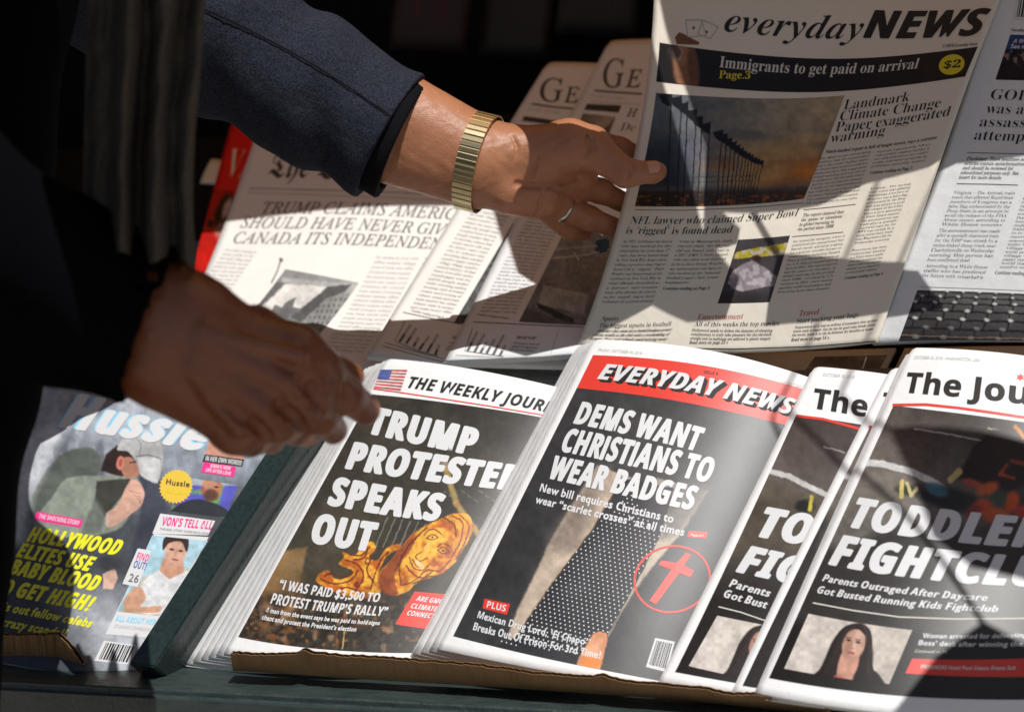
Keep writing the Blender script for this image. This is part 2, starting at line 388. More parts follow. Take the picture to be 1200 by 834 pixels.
# lower shelf board behind the papers, upper shelf board, back wall, roof
ax1 = np.array([Xw, V1w, N1w]); ax2 = np.array([Xw, V2w, N2w])
b1 = railp + Xw*(XM-railp[0]) - N1w*.02
box('shelf_board', b1+V1w*.15, (XW, .30, .012), M['black'], stand, ax1)
p2 = c2w(P2); b2 = np.array([XM, p2[1], p2[2]])
box('shelf_board', b2+V2w*.30-N2w*.02, (XW, .66, .012), M['black'], stand, ax2)
box('shelf_lip', b2-V2w*.035-N2w*.012, (XW, .012, .03), M['shelf'], stand, ax2)
TOPZ = p2[2]+1.15
bw_y = p2[1]+1.0
box('back_wall', (XM, bw_y, TOPZ/2+.2), (XW+.4, .03, TOPZ+.4), M['black'], stand)
for x in (XL-.1, XR+.1): box('side_wall', (x, (bw_y+railp[1])/2, TOPZ/2+.2), (.03, bw_y-railp[1], TOPZ+.4), M['black'], stand)

# ================================================================== NEWSPAPERS
def paper(name, label, cat, ctrl, plane, m, group=None, **kw):
    base = ctrl[2][1]; loc = c2w(cc(*base) if plane is None else on(plane, *base))
    t = thing(name, label, cat, loc, group); pg = Page('page', ctrl, plane, m, t, **kw); pg.t = t; return pg
def shift(ctrl, top, bot, dh):
    out = []
    for i, row in enumerate(ctrl):
        k = i/2; out.append([(x+top[0]*(1-k)+bot[0]*k, y+top[1]*(1-k)+bot[1]*k, h+dh) for x, y, h in row])
    return out
def barcode(pg, tl, tr, br, bl, n=16, m='ink', frame=True):
    q = pg.quad('barcode', (tl, tr, br, bl), M['knock'], lift=.00022, nx=4, ny=4)
    r = random.Random(3); x = .1; tl, tr, br, bl = map(np.array, (tl, tr, br, bl)); V, F = [], []
    while x < .88:
        w_ = r.choice([.02, .03, .05]); 
        for (a, b) in ((x, .08), (x+w_, .08), (x+w_, .9), (x, .9)):
            p = (1-b)*((1-a)*tl+a*tr)+b*((1-a)*bl+a*br); u = pg.uv(*p); V.append(pg.at(u[0], u[1], .0004))
        k = len(V); F.append((k-4, k-1, k-2, k-3)); x += w_+r.choice([.025, .04])
    b = mesh_obj('bars', V, F, M[m], q); b['kind'] = 'stuff'

# ---------------- The Weekly Journal
wj = [[(452, 420, .030), (578, 437, .038), (712, 470, .012)], [(357, 592, .032), (482, 612, .040), (612, 622, .012)], [(262, 765, .030), (388, 776, .036), (520, 772, .012)]]
for k in (6, 5, 4, 3, 2, 1):
    c = shift(wj, (-4.2*k, 1.5*k), (-9.0*k, 2.3*k), -.0042*k)
    paper('newspaper', '%s copy under the TRUMP PROTESTER tabloid, its white left edge showing' % ('first', 'second', 'third', 'fourth', 'fifth', 'lowest')[k-1], 'newspaper', c, ROW1, M['white'], 'stack of weekly journals', thick=.0028, n=24, wav=.0008)
J = paper('newspaper', 'tabloid with US flag on its masthead and headline TRUMP PROTESTER SPEAKS OUT', 'newspaper', wj, ROW1, M['white'], 'stack of weekly journals', thick=.003)
def paint_wj(B):
    B.fill((66, 62, 55)); B.noise(26, 16, 3, tint=(1, .95, .85)); B.grad((540, 460), (520, 520), (38, 36, 34), (66, 62, 55), .5)
    B.poly([(310, 650), (360, 640), (350, 690), (300, 700)], (150, 118, 78), 4); B.poly([(300, 690), (360, 670), (350, 740), (290, 745)], (120, 92, 62), 6, .6)
    B.ell(400, 640, 60, 40, (92, 84, 66), -50, .9, .5); B.poly([(330, 560), (370, 560), (350, 620), (320, 620)], (105, 88, 62), 8, .5)
    B.line([(520, 540), (535, 590), (560, 625)], 7, (190, 165, 100), 3, .8); B.line([(500, 532), (524, 545)], 5, (150, 130, 120), 3, .8)
    for i in range(9): x = 440+i*9; B.line([(x+14, 606+i*1.5), (x, 640+i)], 1.3, (190, 185, 175), 1, .55)
    for i in range(14): x = 520+i*7; B.line([(x, 575+(i % 3)*5), (x+4, 577+(i % 3)*5)], 1.3, (150, 145, 138), 1, .6)
    head = [(501, 614), (516, 608), (531, 601.5), (549, 602.5), (554, 614), (551, 630), (539, 648), (531, 661), (514, 673), (491, 681), (476, 694), (458, 697), (446, 686), (444.5, 671), (458, 656), (476, 633), (491, 620)]
    body = [(402, 646), (415, 651), (427, 636), (437, 634), (440, 643), (433, 653), (443, 656), (451, 643), (466, 637), (468, 643), (453, 651), (443, 676), (446, 694), (423, 701), (403, 697), (373, 684), (373, 673), (385, 668), (393, 678), (408, 676), (413, 668), (397, 661), (403, 653)]
    sm = B.smooth
    B.poly(sm(body, True, 3), (208, 132, 46), 1.5); B.poly(sm(head, True, 3), (214, 134, 44), 1.5)
    org = np.clip((B.C[..., 0]-150)/40, 0, 1)*np.clip((120-B.C[..., 2])/30, 0, 1); n = B.nz(11, 5)*.6+B.nz(4, 6)*.4
    B.mixm(np.clip((n-.45)*5, 0, .85)*org, (246, 190, 74)); B.mixm(np.clip((.42-n)*6, 0, .7)*org, (176, 84, 40))
    B.poly(sm([(446, 690), (445, 672), (458, 656), (478, 632), (486, 636), (470, 658), (462, 676), (466, 693), (456, 698)], True, 3), (140, 66, 44), 2, .8)
    B.poly(sm([(528, 603), (546, 604), (553, 616), (548, 634), (536, 650), (530, 640), (538, 622)], True, 3), (236, 160, 48), 3, .7)
    cl = (104, 44, 34)
    for P_ in ([(500, 618), (480, 638), (468, 662), (470, 684)], [(494, 624), (474, 646), (464, 668)], [(530, 604), (542, 612), (540, 632), (530, 652)], [(538, 603), (550, 616), (545, 634), (534, 655)], [(520, 606), (532, 614), (534, 628)],
               [(470, 686), (486, 680), (500, 668), (516, 668), (528, 656)], [(484, 684), (500, 676), (512, 674)], [(476, 662), (484, 672), (496, 676), (508, 668)]): B.line(sm(P_), 1.5, cl, 1.1, .75)
    for P_ in ([(497, 627), (503, 621), (511, 621), (518, 626)], [(500, 630), (506, 626), (513, 629), (506, 632), (500, 630)], [(512, 640), (519, 636), (527, 640)], [(513, 644), (520, 641), (526, 646), (519, 648), (513, 644)], [(499, 636), (494, 646), (487, 652), (492, 657), (500, 654)], [(480, 652), (484, 664), (494, 668), (502, 662)], [(483, 655), (488, 663), (497, 664)]): B.line(sm(P_), 1.2, (96, 42, 32), 1, .7)
    B.ell(506.5, 629, 1.6, 1.1, (70, 36, 26)); B.ell(519.5, 644.5, 1.6, 1.1, (70, 36, 26)); B.poly([(485, 657), (489, 655), (498, 664), (494, 667)], (236, 210, 170), 1, .8); B.poly(sm([(494, 642), (504, 636), (502, 648), (496, 652)], True), (250, 200, 96), 2, .7)
    for P_ in ([(404, 655), (420, 662), (426, 676), (418, 690)], [(430, 640), (428, 652), (414, 656)], [(376, 678), (392, 684), (410, 680), (420, 668)], [(436, 652), (430, 668), (438, 682)], [(455, 646), (444, 660), (434, 690)], [(398, 690), (410, 688), (422, 694)], [(410, 650), (424, 650), (434, 640)], [(380, 674), (390, 672), (404, 676), (414, 670)]): B.line(sm(P_), 1.8, cl, 1.1, .8)
    B.ell(431, 657, 3.5, 4.5, cl, 20, .5, .8); B.ell(431, 657, 1.8, 2.6, (236, 180, 80), 20, .5, .9); B.ell(418, 684, 3, 3.5, cl, 20, .5, .8)
    yy = np.clip((B.Y-690)/20, 0, 1); n = B.nz(7, 9)*.6+B.nz(3, 11)*.4
    B.mixm(yy*np.clip((n-.35)*3, 0, 1)*.8, (46, 38, 32)); B.mixm(np.clip((B.nz(5, 12)-.66)*5, 0, 1)*yy*.7, (150, 96, 52))
    B.mixm(np.clip((B.nz(9, 22)-.7)*5, 0, 1)*np.clip((B.Y-700)/10, 0, 1)*.6, (170, 140, 110)); B.line([(404, 738), (401, 760)], 1.6, (190, 160, 90), 1)
    B.noise(3, 5, 31)
J.photo('cover_photo', [(436, 462), (702, 503), (508, 764), (279, 746)], paint_wj, .9)
def paint_flag(B):
    B.fill((225, 222, 220)); k = np.floor(B.b*13).astype(int) % 2 == 0; B.mixm(k*1., (196, 66, 66)); B.mixm(((B.a < .45) & (B.b < .54))*1., (66, 84, 150))
    B.mixm(((B.a < .45) & (B.b < .54) & (np.sin(B.a*75) > .3) & (np.sin(B.b*60) > .3))*.6, (200, 205, 220))
J.photo('flag', [(446, 433), (477.5, 433.5), (469.5, 458), (438, 454.5)], paint_flag, .5, lift=.0003)
J.text('masthead', 'THE WEEKLY JOURNAL', 'sbi', (477, 454.3), (635, 481.8), (481.5, 441), M['ink'], off=.012, upto='THE WEEKLY JOUR')
J.stroke('rule', [(437.5, 455.6), (470, 460), (520, 467.5), (575, 476), (629, 485), (700, 498)], 1.5, M['red'])
H = M['knock']
J.text('headline', 'TRUMP', 'sb', (428, 509), (553, 535.5), (440, 475), H, off=.07)
J.text('headline', 'PROTESTER', 'sb', (403, 550.5), (578, 574), (416, 516), H, off=.07, upto='PROTESTE')
J.text('headline', 'SPEAKS', 'sb', (382, 593), (513, 612.5), (394, 556.5), H, off=.07)
J.text('headline', 'OUT', 'sb', (361, 637), (434, 648), (373, 599), H, off=.07)
J.text('subheading', '“I WAS PAID $3,500 TO', 'sb', (325.6, 689.7), (443.6, 705.5), (329.5, 678), H, off=.02)
J.text('subheading', 'PROTEST TRUMP’S RALLY”', 'sb', (316.5, 707), (452, 722), (321, 694.5), H, off=.02)
J.text('caption', 'A man from the event says he was paid to hold signs', 'sb', (311, 716.5), (444.6, 732), (313, 711), H, off=.012)
J.text('caption', 'chant and protest the President’s election', 'sb', (306.5, 725.3), (417, 739.6), (308.6, 719.5), H, off=.012)
J.quad('teaser_box', [(486, 692.5), (540, 697), (514, 738), (463, 731)], M['red'], lift=.00024)
for t_, a, b in (('ARE GMOs', (487, 703.6), (522, 708)), ('CLIMATE', (481, 712.4), (512, 716.5)), ('CONNECTED?', (476.5, 720.6), (520, 726))):
    J.text('teaser', t_, 'sbi', a, b, (a[0]+2.4, a[1]-6), H, off=.02, lift=.0004)

# ---------------- Everyday News
en = [[(694, 397, .040), (832, 411, .048), (967, 449, .014)], [(603, 579, .042), (737, 606, .050), (885, 632, .016)], [(512, 760, .040), (650, 787, .046), (803, 812, .016)]]
for k in (4, 3, 2, 1):
    c = shift(en, (-4.4*k, 1.6*k), (-9.5*k, 1.8*k), -.0045*k)
    paper('newspaper', 'copy lying %s under the tabloid with the red EVERYDAY NEWS banner' % ('first', 'second', 'third', 'lowest')[k-1], 'newspaper', c, ROW1, M['white'], 'stack of everyday news tabloids', thick=.003, n=24, wav=.0008)
E_ = paper('newspaper', 'tabloid with red EVERYDAY NEWS banner, polka dot tie and headline DEMS WANT CHRISTIANS', 'newspaper', en, ROW1, M['white'], 'stack of everyday news tabloids', thick=.003)
def paint_en(B):
    B.fill((58, 58, 60)); B.noise(40, 5, 4)
    B.poly([(560, 790), (598, 740), (640, 640), (700, 540), (730, 470), (800, 480), (760, 600), (650, 700)], (88, 84, 82), 25, .35)
    B.poly([(596, 742), (607, 712), (625, 676), (643, 636), (657, 612), (700, 545), (740, 560), (700, 640), (640, 720), (600, 760)], (196, 178, 160), 3)
    B.poly([(640, 636), (657, 612), (700, 545), (715, 548), (680, 640), (655, 650)], (120, 108, 100), 14, .6)
    B.poly([(770, 560), (830, 575), (800, 622), (772, 655), (745, 690), (722, 728), (713, 746), (708, 740), (740, 680)], (186, 172, 152), 3)
    B.poly([(800, 560), (835, 570), (800, 622), (775, 632), (778, 600)], (92, 88, 86), 10, .8)
    tie = [(728, 560), (790, 572), (774, 628), (745, 684), (712, 744), (702, 785), (560, 765), (604, 746), (646, 684), (695, 618)]
    B.poly(tie, (50, 50, 54), 1.2)
    B.line([(604, 746), (646, 684), (695, 618), (728, 562)], 1.5, (150, 120, 80), 1, .5)
    B.poly([(655, 700), (715, 600), (735, 610), (675, 730)], (84, 84, 88), 22, .45)
    B.poly([(675, 779), (679, 769), (686, 757), (695, 742), (703, 739.5), (711, 741), (712, 750), (708, 765), (703, 784)], (222, 150, 108), 1.5)
    B.poly([(684, 765), (692, 748), (704, 746), (704, 758), (696, 772)], (236, 178, 140), 6, .6); B.ell(693, 776, 12, 7, (226, 128, 50), 0, .5, .8)
    B.poly([(820, 470), (850, 480), (720, 700), (690, 690)], (80, 79, 80), 20, .3)
E_.photo('cover_photo', [(676, 454.5), (934, 501), (777, 798), (531, 745)], paint_en, .95)
E_.quad('red_banner', [(695, 416), (948, 458), (933, 501), (676, 454.6)], M['red'], lift=.00022)
ft = [(738, 576), (774, 628), (745, 684), (712, 744), (706, 770), (575, 752), (604, 748), (646, 685), (695, 620)]
def inside(p, poly):
    r = False
    for a, b in zip(poly, poly[1:]+poly[:1]):
        if (a[1] > p[1]) != (b[1] > p[1]) and p[0] < (b[0]-a[0])*(p[1]-a[1])/(b[1]-a[1])+a[0]: r = not r
    return r
V, F = [], []
for i in range(-60, 60):
    for j in range(-60, 60):
        p = np.array([690., 680.]) + np.array([5.6, 1.5])*(i+.5*(j % 2)) + np.array([-2.3, 4.3])*j
        if inside(p, ft) and not inside(p, [(676, 779), (686, 757), (703, 737), (712, 750), (703, 790)]):
            u = E_.uv(*p); r = .00072; k = len(V)
            e1 = nrm(E_.at(u[0]+.01, u[1])-E_.at(*u)); e2 = np.cross(E_.nw, e1); q0 = E_.at(u[0], u[1], .0002)
            V += [q0 + r*(math.cos(a)*e1+math.sin(a)*e2) for a in np.linspace(0, 2*math.pi, 7)[:-1]]; F.append(tuple(range(k, k+6)))
d = mesh_obj('tie_dots', V, F, M['knock'], E_.t); d['kind'] = 'stuff'
pa = dict(p0=(699.4, 444.6), p1=(927, 487), pt=(707.6, 426))
for k in (3, 2, 1): E_.text('masthead_shadow', 'EVERYDAY NEWS', 'sbi', m=M['ink'], off=.05, dx=(1.1*k, 1.1*k), lift=.0003+.00002*(3-k), **pa)
E_.text('masthead', 'EVERYDAY NEWS', 'sbi', m=H, off=.03, lift=.0005, **pa)
E_.text('date_line', 'FRIDAY, OCTOBER 30, 2018', 'ss', (701, 411.5), (752, 415.5), (701.8, 408.6), M['pale'])
E_.text('issue_number', 'ISSUE 9', 'sb', (824.5, 437.3), (841, 440), (825.4, 434), M['soft'])
E_.text('date_line', 'NY EDITION', 'ss', (915, 449), (940, 455), (916, 446), M['pale'])
E_.text('headline', 'DEMS WANT', 'sb', (671, 497), (816, 530), (683, 469.6), H, off=.05)
E_.text('headline', 'CHRISTIANS TO', 'sb', (655, 529.5), (830, 567), (667, 500.5), H, off=.05)
E_.text('headline', 'WEAR BADGES', 'sb', (640, 561), (810, 599), (651.5, 532.5), H, off=.05)
E_.text('subheading', 'New bill requires Christians to', 'sb', (632, 575.3), (788.4, 612.3), (634.8, 566.2), H)
E_.text('subheading', 'wear “scarlet crosses” at all times', 'sb', (626.7, 588.8), (801, 627.6), (629.7, 580), H)
E_.quad('page_tag', [(807.6, 621.8), (829.5, 623.3), (827, 630.5), (805.4, 629)], M['red'], nx=2, ny=2); E_.text('page_tag_text', 'Pages 6-7', 'sb', (809.5, 627.6), (824.5, 629), (810.2, 624.8), H, lift=.0004)
E_.quad('plus_box', [(568, 701), (598, 707.4), (594, 720), (565.5, 712.4)], M['red'], nx=2, ny=2); E_.text('plus_text', 'PLUS', 'sb', (570, 711.3), (592, 716.4), (572, 703.8), H, lift=.0004)
E_.text('subheading', 'Mexican Drug Lord, ‘El Chapo’', 'sb', (559, 723.5), (687.4, 755.5), (561.7, 715.3), H)
E_.text('subheading', 'Breaks Out Of Prison For 3rd Time!', 'sb', (554, 737.6), (703, 771.4), (556.6, 728.8), H)
c0 = (787.8, 678.5); ang = np.linspace(0, 2*math.pi, 40)[:-1]; r_ = math.radians(-12)
E_.stroke('circle_mark', [(c0[0]+44.5*math.cos(a)*math.cos(r_)-38.5*math.sin(a)*math.sin(r_), c0[1]+44.5*math.cos(a)*math.sin(r_)+38.5*math.sin(a)*math.cos(r_)) for a in ang], 2.4, M['red'], closed=True, lift=.0004)
E_.poly('cross_mark', [(804.2, 647.5), (810.2, 650), (801.5, 662.2), (813.2, 668.5), (808.8, 676.2), (796.2, 671), (768.6, 708), (761.3, 703.7), (787.4, 666.6), (771.5, 661.5), (775.5, 656.5), (793, 659.4)], M['red'], lift=.0004)
barcode(E_, (768, 747), (791, 751.5), (781, 787), (757, 781))

# ---------------- The Journal (three copies, toddlers headline)
def paint_road(B, ox=0, oy=0):
    X, Y = B.X, B.Y
    B.fill((88, 80, 76)); B.grad((1100, 470), (1060, 560), (64, 58, 55), (112, 104, 98)); B.noise(30, 7, 6); B.noise(2.5, 5, 8)
    B.mixm(np.clip((Y-(590+.12*(X-1000)))/30, 0, 1), (52, 50, 48)); B.poly([(1013, 545), (1060, 556), (1110, 580), (1000, 640), (960, 640)], (120, 116, 108), 16, .8)
    B.mixm(np.clip((Y-(725+.1*(X-960)))/10, 0, 1)*.9, (30, 27, 26)); B.mixm(np.clip((X-1130)/70, 0, 1)*np.clip((700-Y)/40, 0, 1)*.75, (44, 36, 32))
def paint_j1(B):
    paint_road(B)
    B.line([(1008, 541), (1035, 543.5), (1070, 553), (1098, 567), (1114, 578)], 8, (214, 214, 212), 1.5)
    B.line([(1072, 502), (1115, 509), (1160, 518)], 1.8, (190, 180, 175), 1.2); B.line([(1158, 502), (1172, 504)], 1.8, (170, 160, 150), 1.2)
    B.poly([(1122, 560), (1140, 525), (1160, 505), (1190, 500), (1230, 505), (1240, 560), (1180, 575), (1140, 562)], (30, 20, 18), 5); B.ell(1182, 520, 18, 22, (38, 18, 12), 20, .5)
    B.line([(1190, 500), (1200, 512), (1214, 518)], 5, (190, 120, 30), 2.5); B.line([(1180, 545), (1172, 555), (1188, 560)], 4, (170, 70, 26), 2.5); B.line([(1186, 540), (1215, 546)], 5, (150, 60, 24), 2.5)
    B.ell(1113, 584, 42, 13, (30, 36, 40), 14, .5); B.ell(1098, 574, 14, 7, (70, 130, 150), 20, .6, .8); B.ell(1060, 574, 12, 6, (60, 60, 52), 10, .6)
    B.line([(1057, 564), (1056, 582)], 5, (206, 190, 110), 1.5); B.line([(1063, 566), (1068, 580), (1074, 572)], 4, (196, 184, 130), 1.5); B.line([(1114, 562), (1124, 552)], 8, (206, 186, 130), 2)
    for (x, y, a, b, r, c) in ((1140, 566, 13, 5, 15, (176, 76, 60)), (1158, 572, 14, 7, -20, (206, 96, 44)), (1152, 594, 12, 10, 0, (200, 76, 40)), (1168, 604, 16, 9, 0, (214, 96, 30)), (1186, 588, 8, 13, 20, (222, 84, 36)), (1198, 600, 10, 8, 0, (190, 60, 50)), (1140, 600, 8, 10, 30, (130, 50, 50)), (1206, 574, 14, 8, 0, (60, 60, 60)), (1170, 584, 10, 5, 0, (60, 80, 60))): B.ell(x, y, a, b, c, r, .6, .9)
def paint_j2(B):
    paint_road(B); B.grad((940, 490), (900, 560), (66, 58, 56), (96, 88, 82), .8); B.mixm(np.clip((B.Y-560-.3*(B.X-900))/10, 0, 1)*np.clip((660-B.Y)/30, 0, 1)*.8, (88, 80, 68)); B.noise(18, 6, 12)
    B.mixm(np.clip((B.Y-640)/60, 0, 1), (38, 34, 32))
    B.line([(900, 551), (925, 558), (963, 577), (990, 592)], 6.5, (206, 204, 200), 1.4); B.line([(966, 523), (990, 530)], 1.6, (180, 172, 168), 1.2)
    B.ell(943, 593, 11, 7, (24, 26, 24), 0, .6); B.line([(951, 582), (949, 597)], 4.5, (196, 180, 70), 1.5)
def paint_j3(B):
    paint_road(B); B.mixm(np.clip((B.Y-640)/60, 0, 1), (40, 37, 35)); B.line([(986, 556), (1000, 560)], 7, (206, 204, 200), 1.4)
def woman(B, ox, oy, s=1):
    B.fill((206, 197, 188)); B.grad((ox-60, oy), (ox+60, oy), (216, 207, 199), (190, 180, 168), .8); B.noise(30, 4, 4)
    q = lambda P_, c=True: B.smooth([((x-1000)*s+ox, (y-755)*s+oy) for x, y in P_], c, 4)
    B.poly(q([(950, 800), (962, 786), (985, 778), (1016, 782), (1032, 796), (1044, 836), (926, 836)]), (30, 25, 27), 2.5*s)
    B.poly(q([(996, 731), (1008, 730), (1017, 737), (1020, 750), (1019, 768), (1022, 790), (1016, 800), (1004, 796), (1006, 776), (1010, 758), (996, 738)]), (40, 30, 29), 1.6*s)
    B.poly(q([(996, 731), (985, 736), (974, 750), (966, 768), (958, 784), (944, 798), (962, 808), (976, 798), (982, 780), (984, 762), (992, 744), (1004, 736)]), (38, 29, 28), 1.6*s)
    B.poly(q([(988, 766), (1004, 770), (1003, 786), (992, 800), (980, 790)]), (206, 152, 134), 2*s); B.poly(q([(976, 792), (990, 798), (986, 806), (972, 802)]), (186, 96, 92), 1.6*s, .8)
    B.ell(ox+5*s, oy+12*s, 16*s, 30*s, (36, 28, 27), 0, .2); B.ell(ox-12*s, oy+16*s, 16*s, 26*s, (36, 28, 27), 10, .2)
    B.poly(q([(986, 762), (1004, 764), (1002, 784), (990, 800), (978, 792)]), (198, 148, 128), 2*s); B.poly(q([(977, 790), (992, 797), (989, 806), (973, 802)]), (182, 92, 90), 1.6*s, .8)
    B.ell(ox-1.5*s, oy-2*s, 13.5*s, 20.5*s, (188, 146, 126), 14, .16); B.ell(ox+3*s, oy-4*s, 7*s, 14*s, (222, 184, 164), 14, .9, .75); B.ell(ox-8*s, oy+4*s, 4*s, 10*s, (150, 108, 92), 14, .9, .6)
    B.poly(q([(985, 742), (996, 731), (1011, 735), (1014, 746), (1004, 737), (992, 740), (984, 754)]), (40, 30, 29), 1.2*s)
    for x, y in ((-7.5, -5.5), (3.5, -3)): B.ell(ox+x*s, oy+y*s, 3.2*s, 1.5*s, (92, 62, 54), 14, .6, .8); B.ell(ox+x*s, oy+y*s, 1.3*s, 1.2*s, (24, 18, 18), 14, .6); B.line([(ox+(x-3.2)*s, oy+(y-3.4)*s), (ox+(x+3.2)*s, oy+(y-2.6)*s)], 1.1*s, (70, 48, 42), .8*s, .8)
    B.line(B.smooth([(ox-3*s, oy-4*s), (ox-5*s, oy+3*s), (ox-2*s, oy+4.5*s)]), 1.1*s, (150, 106, 90), 1*s, .7); B.ell(ox-4.5*s, oy+9.5*s, 4*s, 1.4*s, (156, 84, 84), 12, .6, .9); B.line([(ox-8*s, oy+9*s), (ox-1*s, oy+10*s)], .7*s, (100, 50, 50), .6*s, .8)
    for k in range(7): B.line(B.smooth([(ox-(8-2.5*k)*s, oy-22*s), (ox-(22-2*k)*s, oy+2*s), (ox-(36-3*k)*s, oy+34*s)]) if k < 4 else B.smooth([(ox+(6+k)*s, oy-22*s), (ox+(12+k)*s, oy), (ox+(10+k)*s, oy+34*s)]), .9*s, (84, 66, 60), .8*s, .35)
j2 = [[(953, 429, .048), (1083, 446, .050), (1215, 484, .020)], [(863, 614, .050), (1000, 640, .052), (1132, 660, .022)], [(771, 799, .050), (905, 819, .050), (1060, 838, .022)]]
J2 = paper('newspaper', 'leftmost copy of the toddler headline journal, only The, TO and FI visible', 'newspaper', j2, ROW1, M['white'], 'copies of the journal with the toddler headline', thick=.006)
J2.photo('cover_photo', [(933, 486), (1196, 540), (1046, 826), (791, 787)], paint_j2, 1.2)
J2.stroke('rule', [(933, 487), (965, 491), (1004, 501.5), (1060, 518)], 3, M['red'])
J2.text('masthead', 'The Journal', 'jb', (950.5, 478.3), (1015, 489), (955, 454.6), M['ink'], off=.02, upto='The')
J2.text('date_line', 'OCTOBER 30, 2018', 'ss', (964, 440.5), (1001, 443.5), (965, 437), M['pale'])
J2.text('headline', 'TODDLER', 'sbi', (886, 630), (946, 641), (898, 592), H, off=.055, upto='TO')
J2.text('headline', 'FIGHTCLUB', 'sbi', (861, 671), (907, 681), (874.5, 636.6), H, off=.055, upto='FI')
J2.text('subheading', 'Parents', 'sbi', (853.6, 687), (901.5, 699.5), (857, 677.5), H, off=.015)
J2.text('subheading', 'Got Bust', 'sbi', (847.4, 699.3), (898, 713), (850.6, 690), H, off=.015)
J2.stroke('rule', [(842, 710.5), (868, 717), (900, 728)], 1.2, M['tan'])
J2.photo('portrait', [(840.6, 721), (968, 745), (930, 806), (807, 780)], lambda B: woman(B, 893, 757, 1.0), 1.0, lift=.0003, warp=.2)
j3 = [[(1043, 432, .054), (1170, 436, .052), (1300, 470, .03)], [(948, 620, .056), (1090, 646, .054), (1240, 655, .03)], [(857, 811, .056), (1020, 834, .052), (1190, 842, .03)]]
J3 = paper('newspaper', 'middle copy of the toddler headline journal, only a thin dark strip of cover showing', 'newspaper', j3, ROW1, M['white'], 'copies of the journal with the toddler headline', thick=.004)
J3.photo('cover_photo', [(1020, 499), (1290, 530), (1170, 826), (870, 803)], paint_j3, 2.5)
J3.stroke('rule', [(1018, 500), (1050, 503)], 3, M['red']); J3.text('masthead', 'The Journal', 'jb', (1031, 483), (1095, 494), (1036, 459.5), M['ink'], off=.02, upto='The')
j1 = [[(1068, 407, .062), (1200, 417, .068), (1372, 448, .038)], [(976, 609, .064), (1122, 634, .070), (1305, 647, .036)], [(885, 811, .063), (1050, 836, .068), (1240, 843, .038)]]
c = shift(j1, (-7, 6), (-1, 1), -.003)
paper('newspaper', 'copy right beneath the front toddler headline journal, its upper left margin peeking out', 'newspaper', c, ROW1, M['white'], 'copies of the journal with the toddler headline', thick=.003, n=24)
J1 = paper('newspaper', 'front copy of the journal with the full woman portrait and headline TODDLER FIGHTCLUB', 'newspaper', j1, ROW1, M['white'], 'copies of the journal with the toddler headline', thick=.003)
J1.photo('cover_photo', [(1047, 475), (1356, 517), (1232, 819), (901, 794)], paint_j1, 1.0)
J1.stroke('rule', [(1046, 474.5), (1085, 474), (1124, 478), (1160, 483), (1200, 489), (1300, 508)], 3.2, M['red'])
J1.text('masthead', 'The Journal', 'jb', (1058.5, 460.2), (1205, 474.5), (1064, 436), M['ink'], off=.02, upto='The Jou')
J1.text('date_line', 'OCTOBER 30, 2018 - WASHINGTON, USA', 'ss', (1071, 420.5), (1148, 424), (1072, 417), M['pale'])
J1.poly('leaf_emblem', [(1196, 437), (1197.5, 440), (1200, 439.5), (1199, 442), (1200, 445), (1197, 444), (1195.5, 447), (1194, 444), (1191, 444.5), (1193, 441.5), (1191.5, 439), (1194.5, 440)], M['red'])
J1.text('headline', 'TODDLER', 'sbi', (994, 619), (1187, 642), (1006, 581), H, off=.055, upto='TODDLE')
J1.text('headline', 'FIGHTCLUB', 'sbi', (969.5, 662.6), (1178, 687.5), (983, 624), H, off=.055, upto='FIGHTCL')
J1.text('subheading', 'Parents Outraged After Daycare', 'sbi', (963, 680.5), (1156.6, 704), (966, 672), H, off=.015)
J1.text('subheading', 'Got Busted Running Kids Fightclub', 'sbi', (957, 694.5), (1169, 717), (960, 686), H, off=.015)
J1.stroke('rule', [(952.6, 706), (1000, 715), (1054, 722.6), (1120, 725), (1230, 724)], 1.3, M['tan'])
J1.photo('portrait', [(947.5, 718.8), (1069, 738), (1042, 801), (919, 783)], lambda B: woman(B, 1002, 755), .6, lift=.0003, warp=.15)
J1.text('caption', 'Woman arrested for defecating on', 'sb', (1081, 747), (1203, 746), (1082, 741.5), H, upto='Woman arrested for defecating')
J1.text('caption', 'Boss’ desk after winning the lottery', 'sb', (1076, 755.3), (1203, 756.5), (1077.5, 749.5), H, upto='Boss’ desk after winning the l')
J1.text('caption', 'Continued on P4', 'ss', (1072, 764.2), (1109, 765), (1073, 760.5), M['tan'])
J1.quad('teaser_box', [(1069, 771.4), (1245, 769), (1238, 792), (1061, 788.5)], M['red'], lift=.00024)
J1.text('teaser', 'PRISONERS Hotel Pool Cabana Drama Suit', 'sb', (1079, 783), (1190, 784), (1080, 778.5), M['tan'], lift=.0004)

# ---------------- upper row: the blackletter broadsheet
tri = [[(300, 160, .012), (445, 162, .018), (590, 172, .012)], [(246, 304, .012), (400, 311, .018), (550, 318, .010)], [(187, 426, .012), (340, 430, .016), (492, 430, .010)]]
T_ = paper('newspaper', 'white broadsheet under the sleeve with blackletter title and headline TRUMP CLAIMS AMERICA', 'newspaper', tri, ROW2, M['news'], thick=.005, corner=.02, wav=.0015)
T_.text('masthead', 'The Daily Tribune', 'bf', (313, 208), (555, 221), (322, 181), M['soft'], off=.0)
T_.stroke('rule', [(292, 221), (380, 223), (470, 226), (560, 232)], .8, M['grey']); T_.stroke('rule', [(290, 226), (380, 229), (470, 232), (560, 238)], .8, M['pale'])
T_.text('headline', 'TRUMP CLAIMS AMERICA', 'u', (303.5, 250.5), (531, 257.5), (311.5, 236.5), M['grey'], off=.006, upto='TRUMP CLAIMS AMERIC')
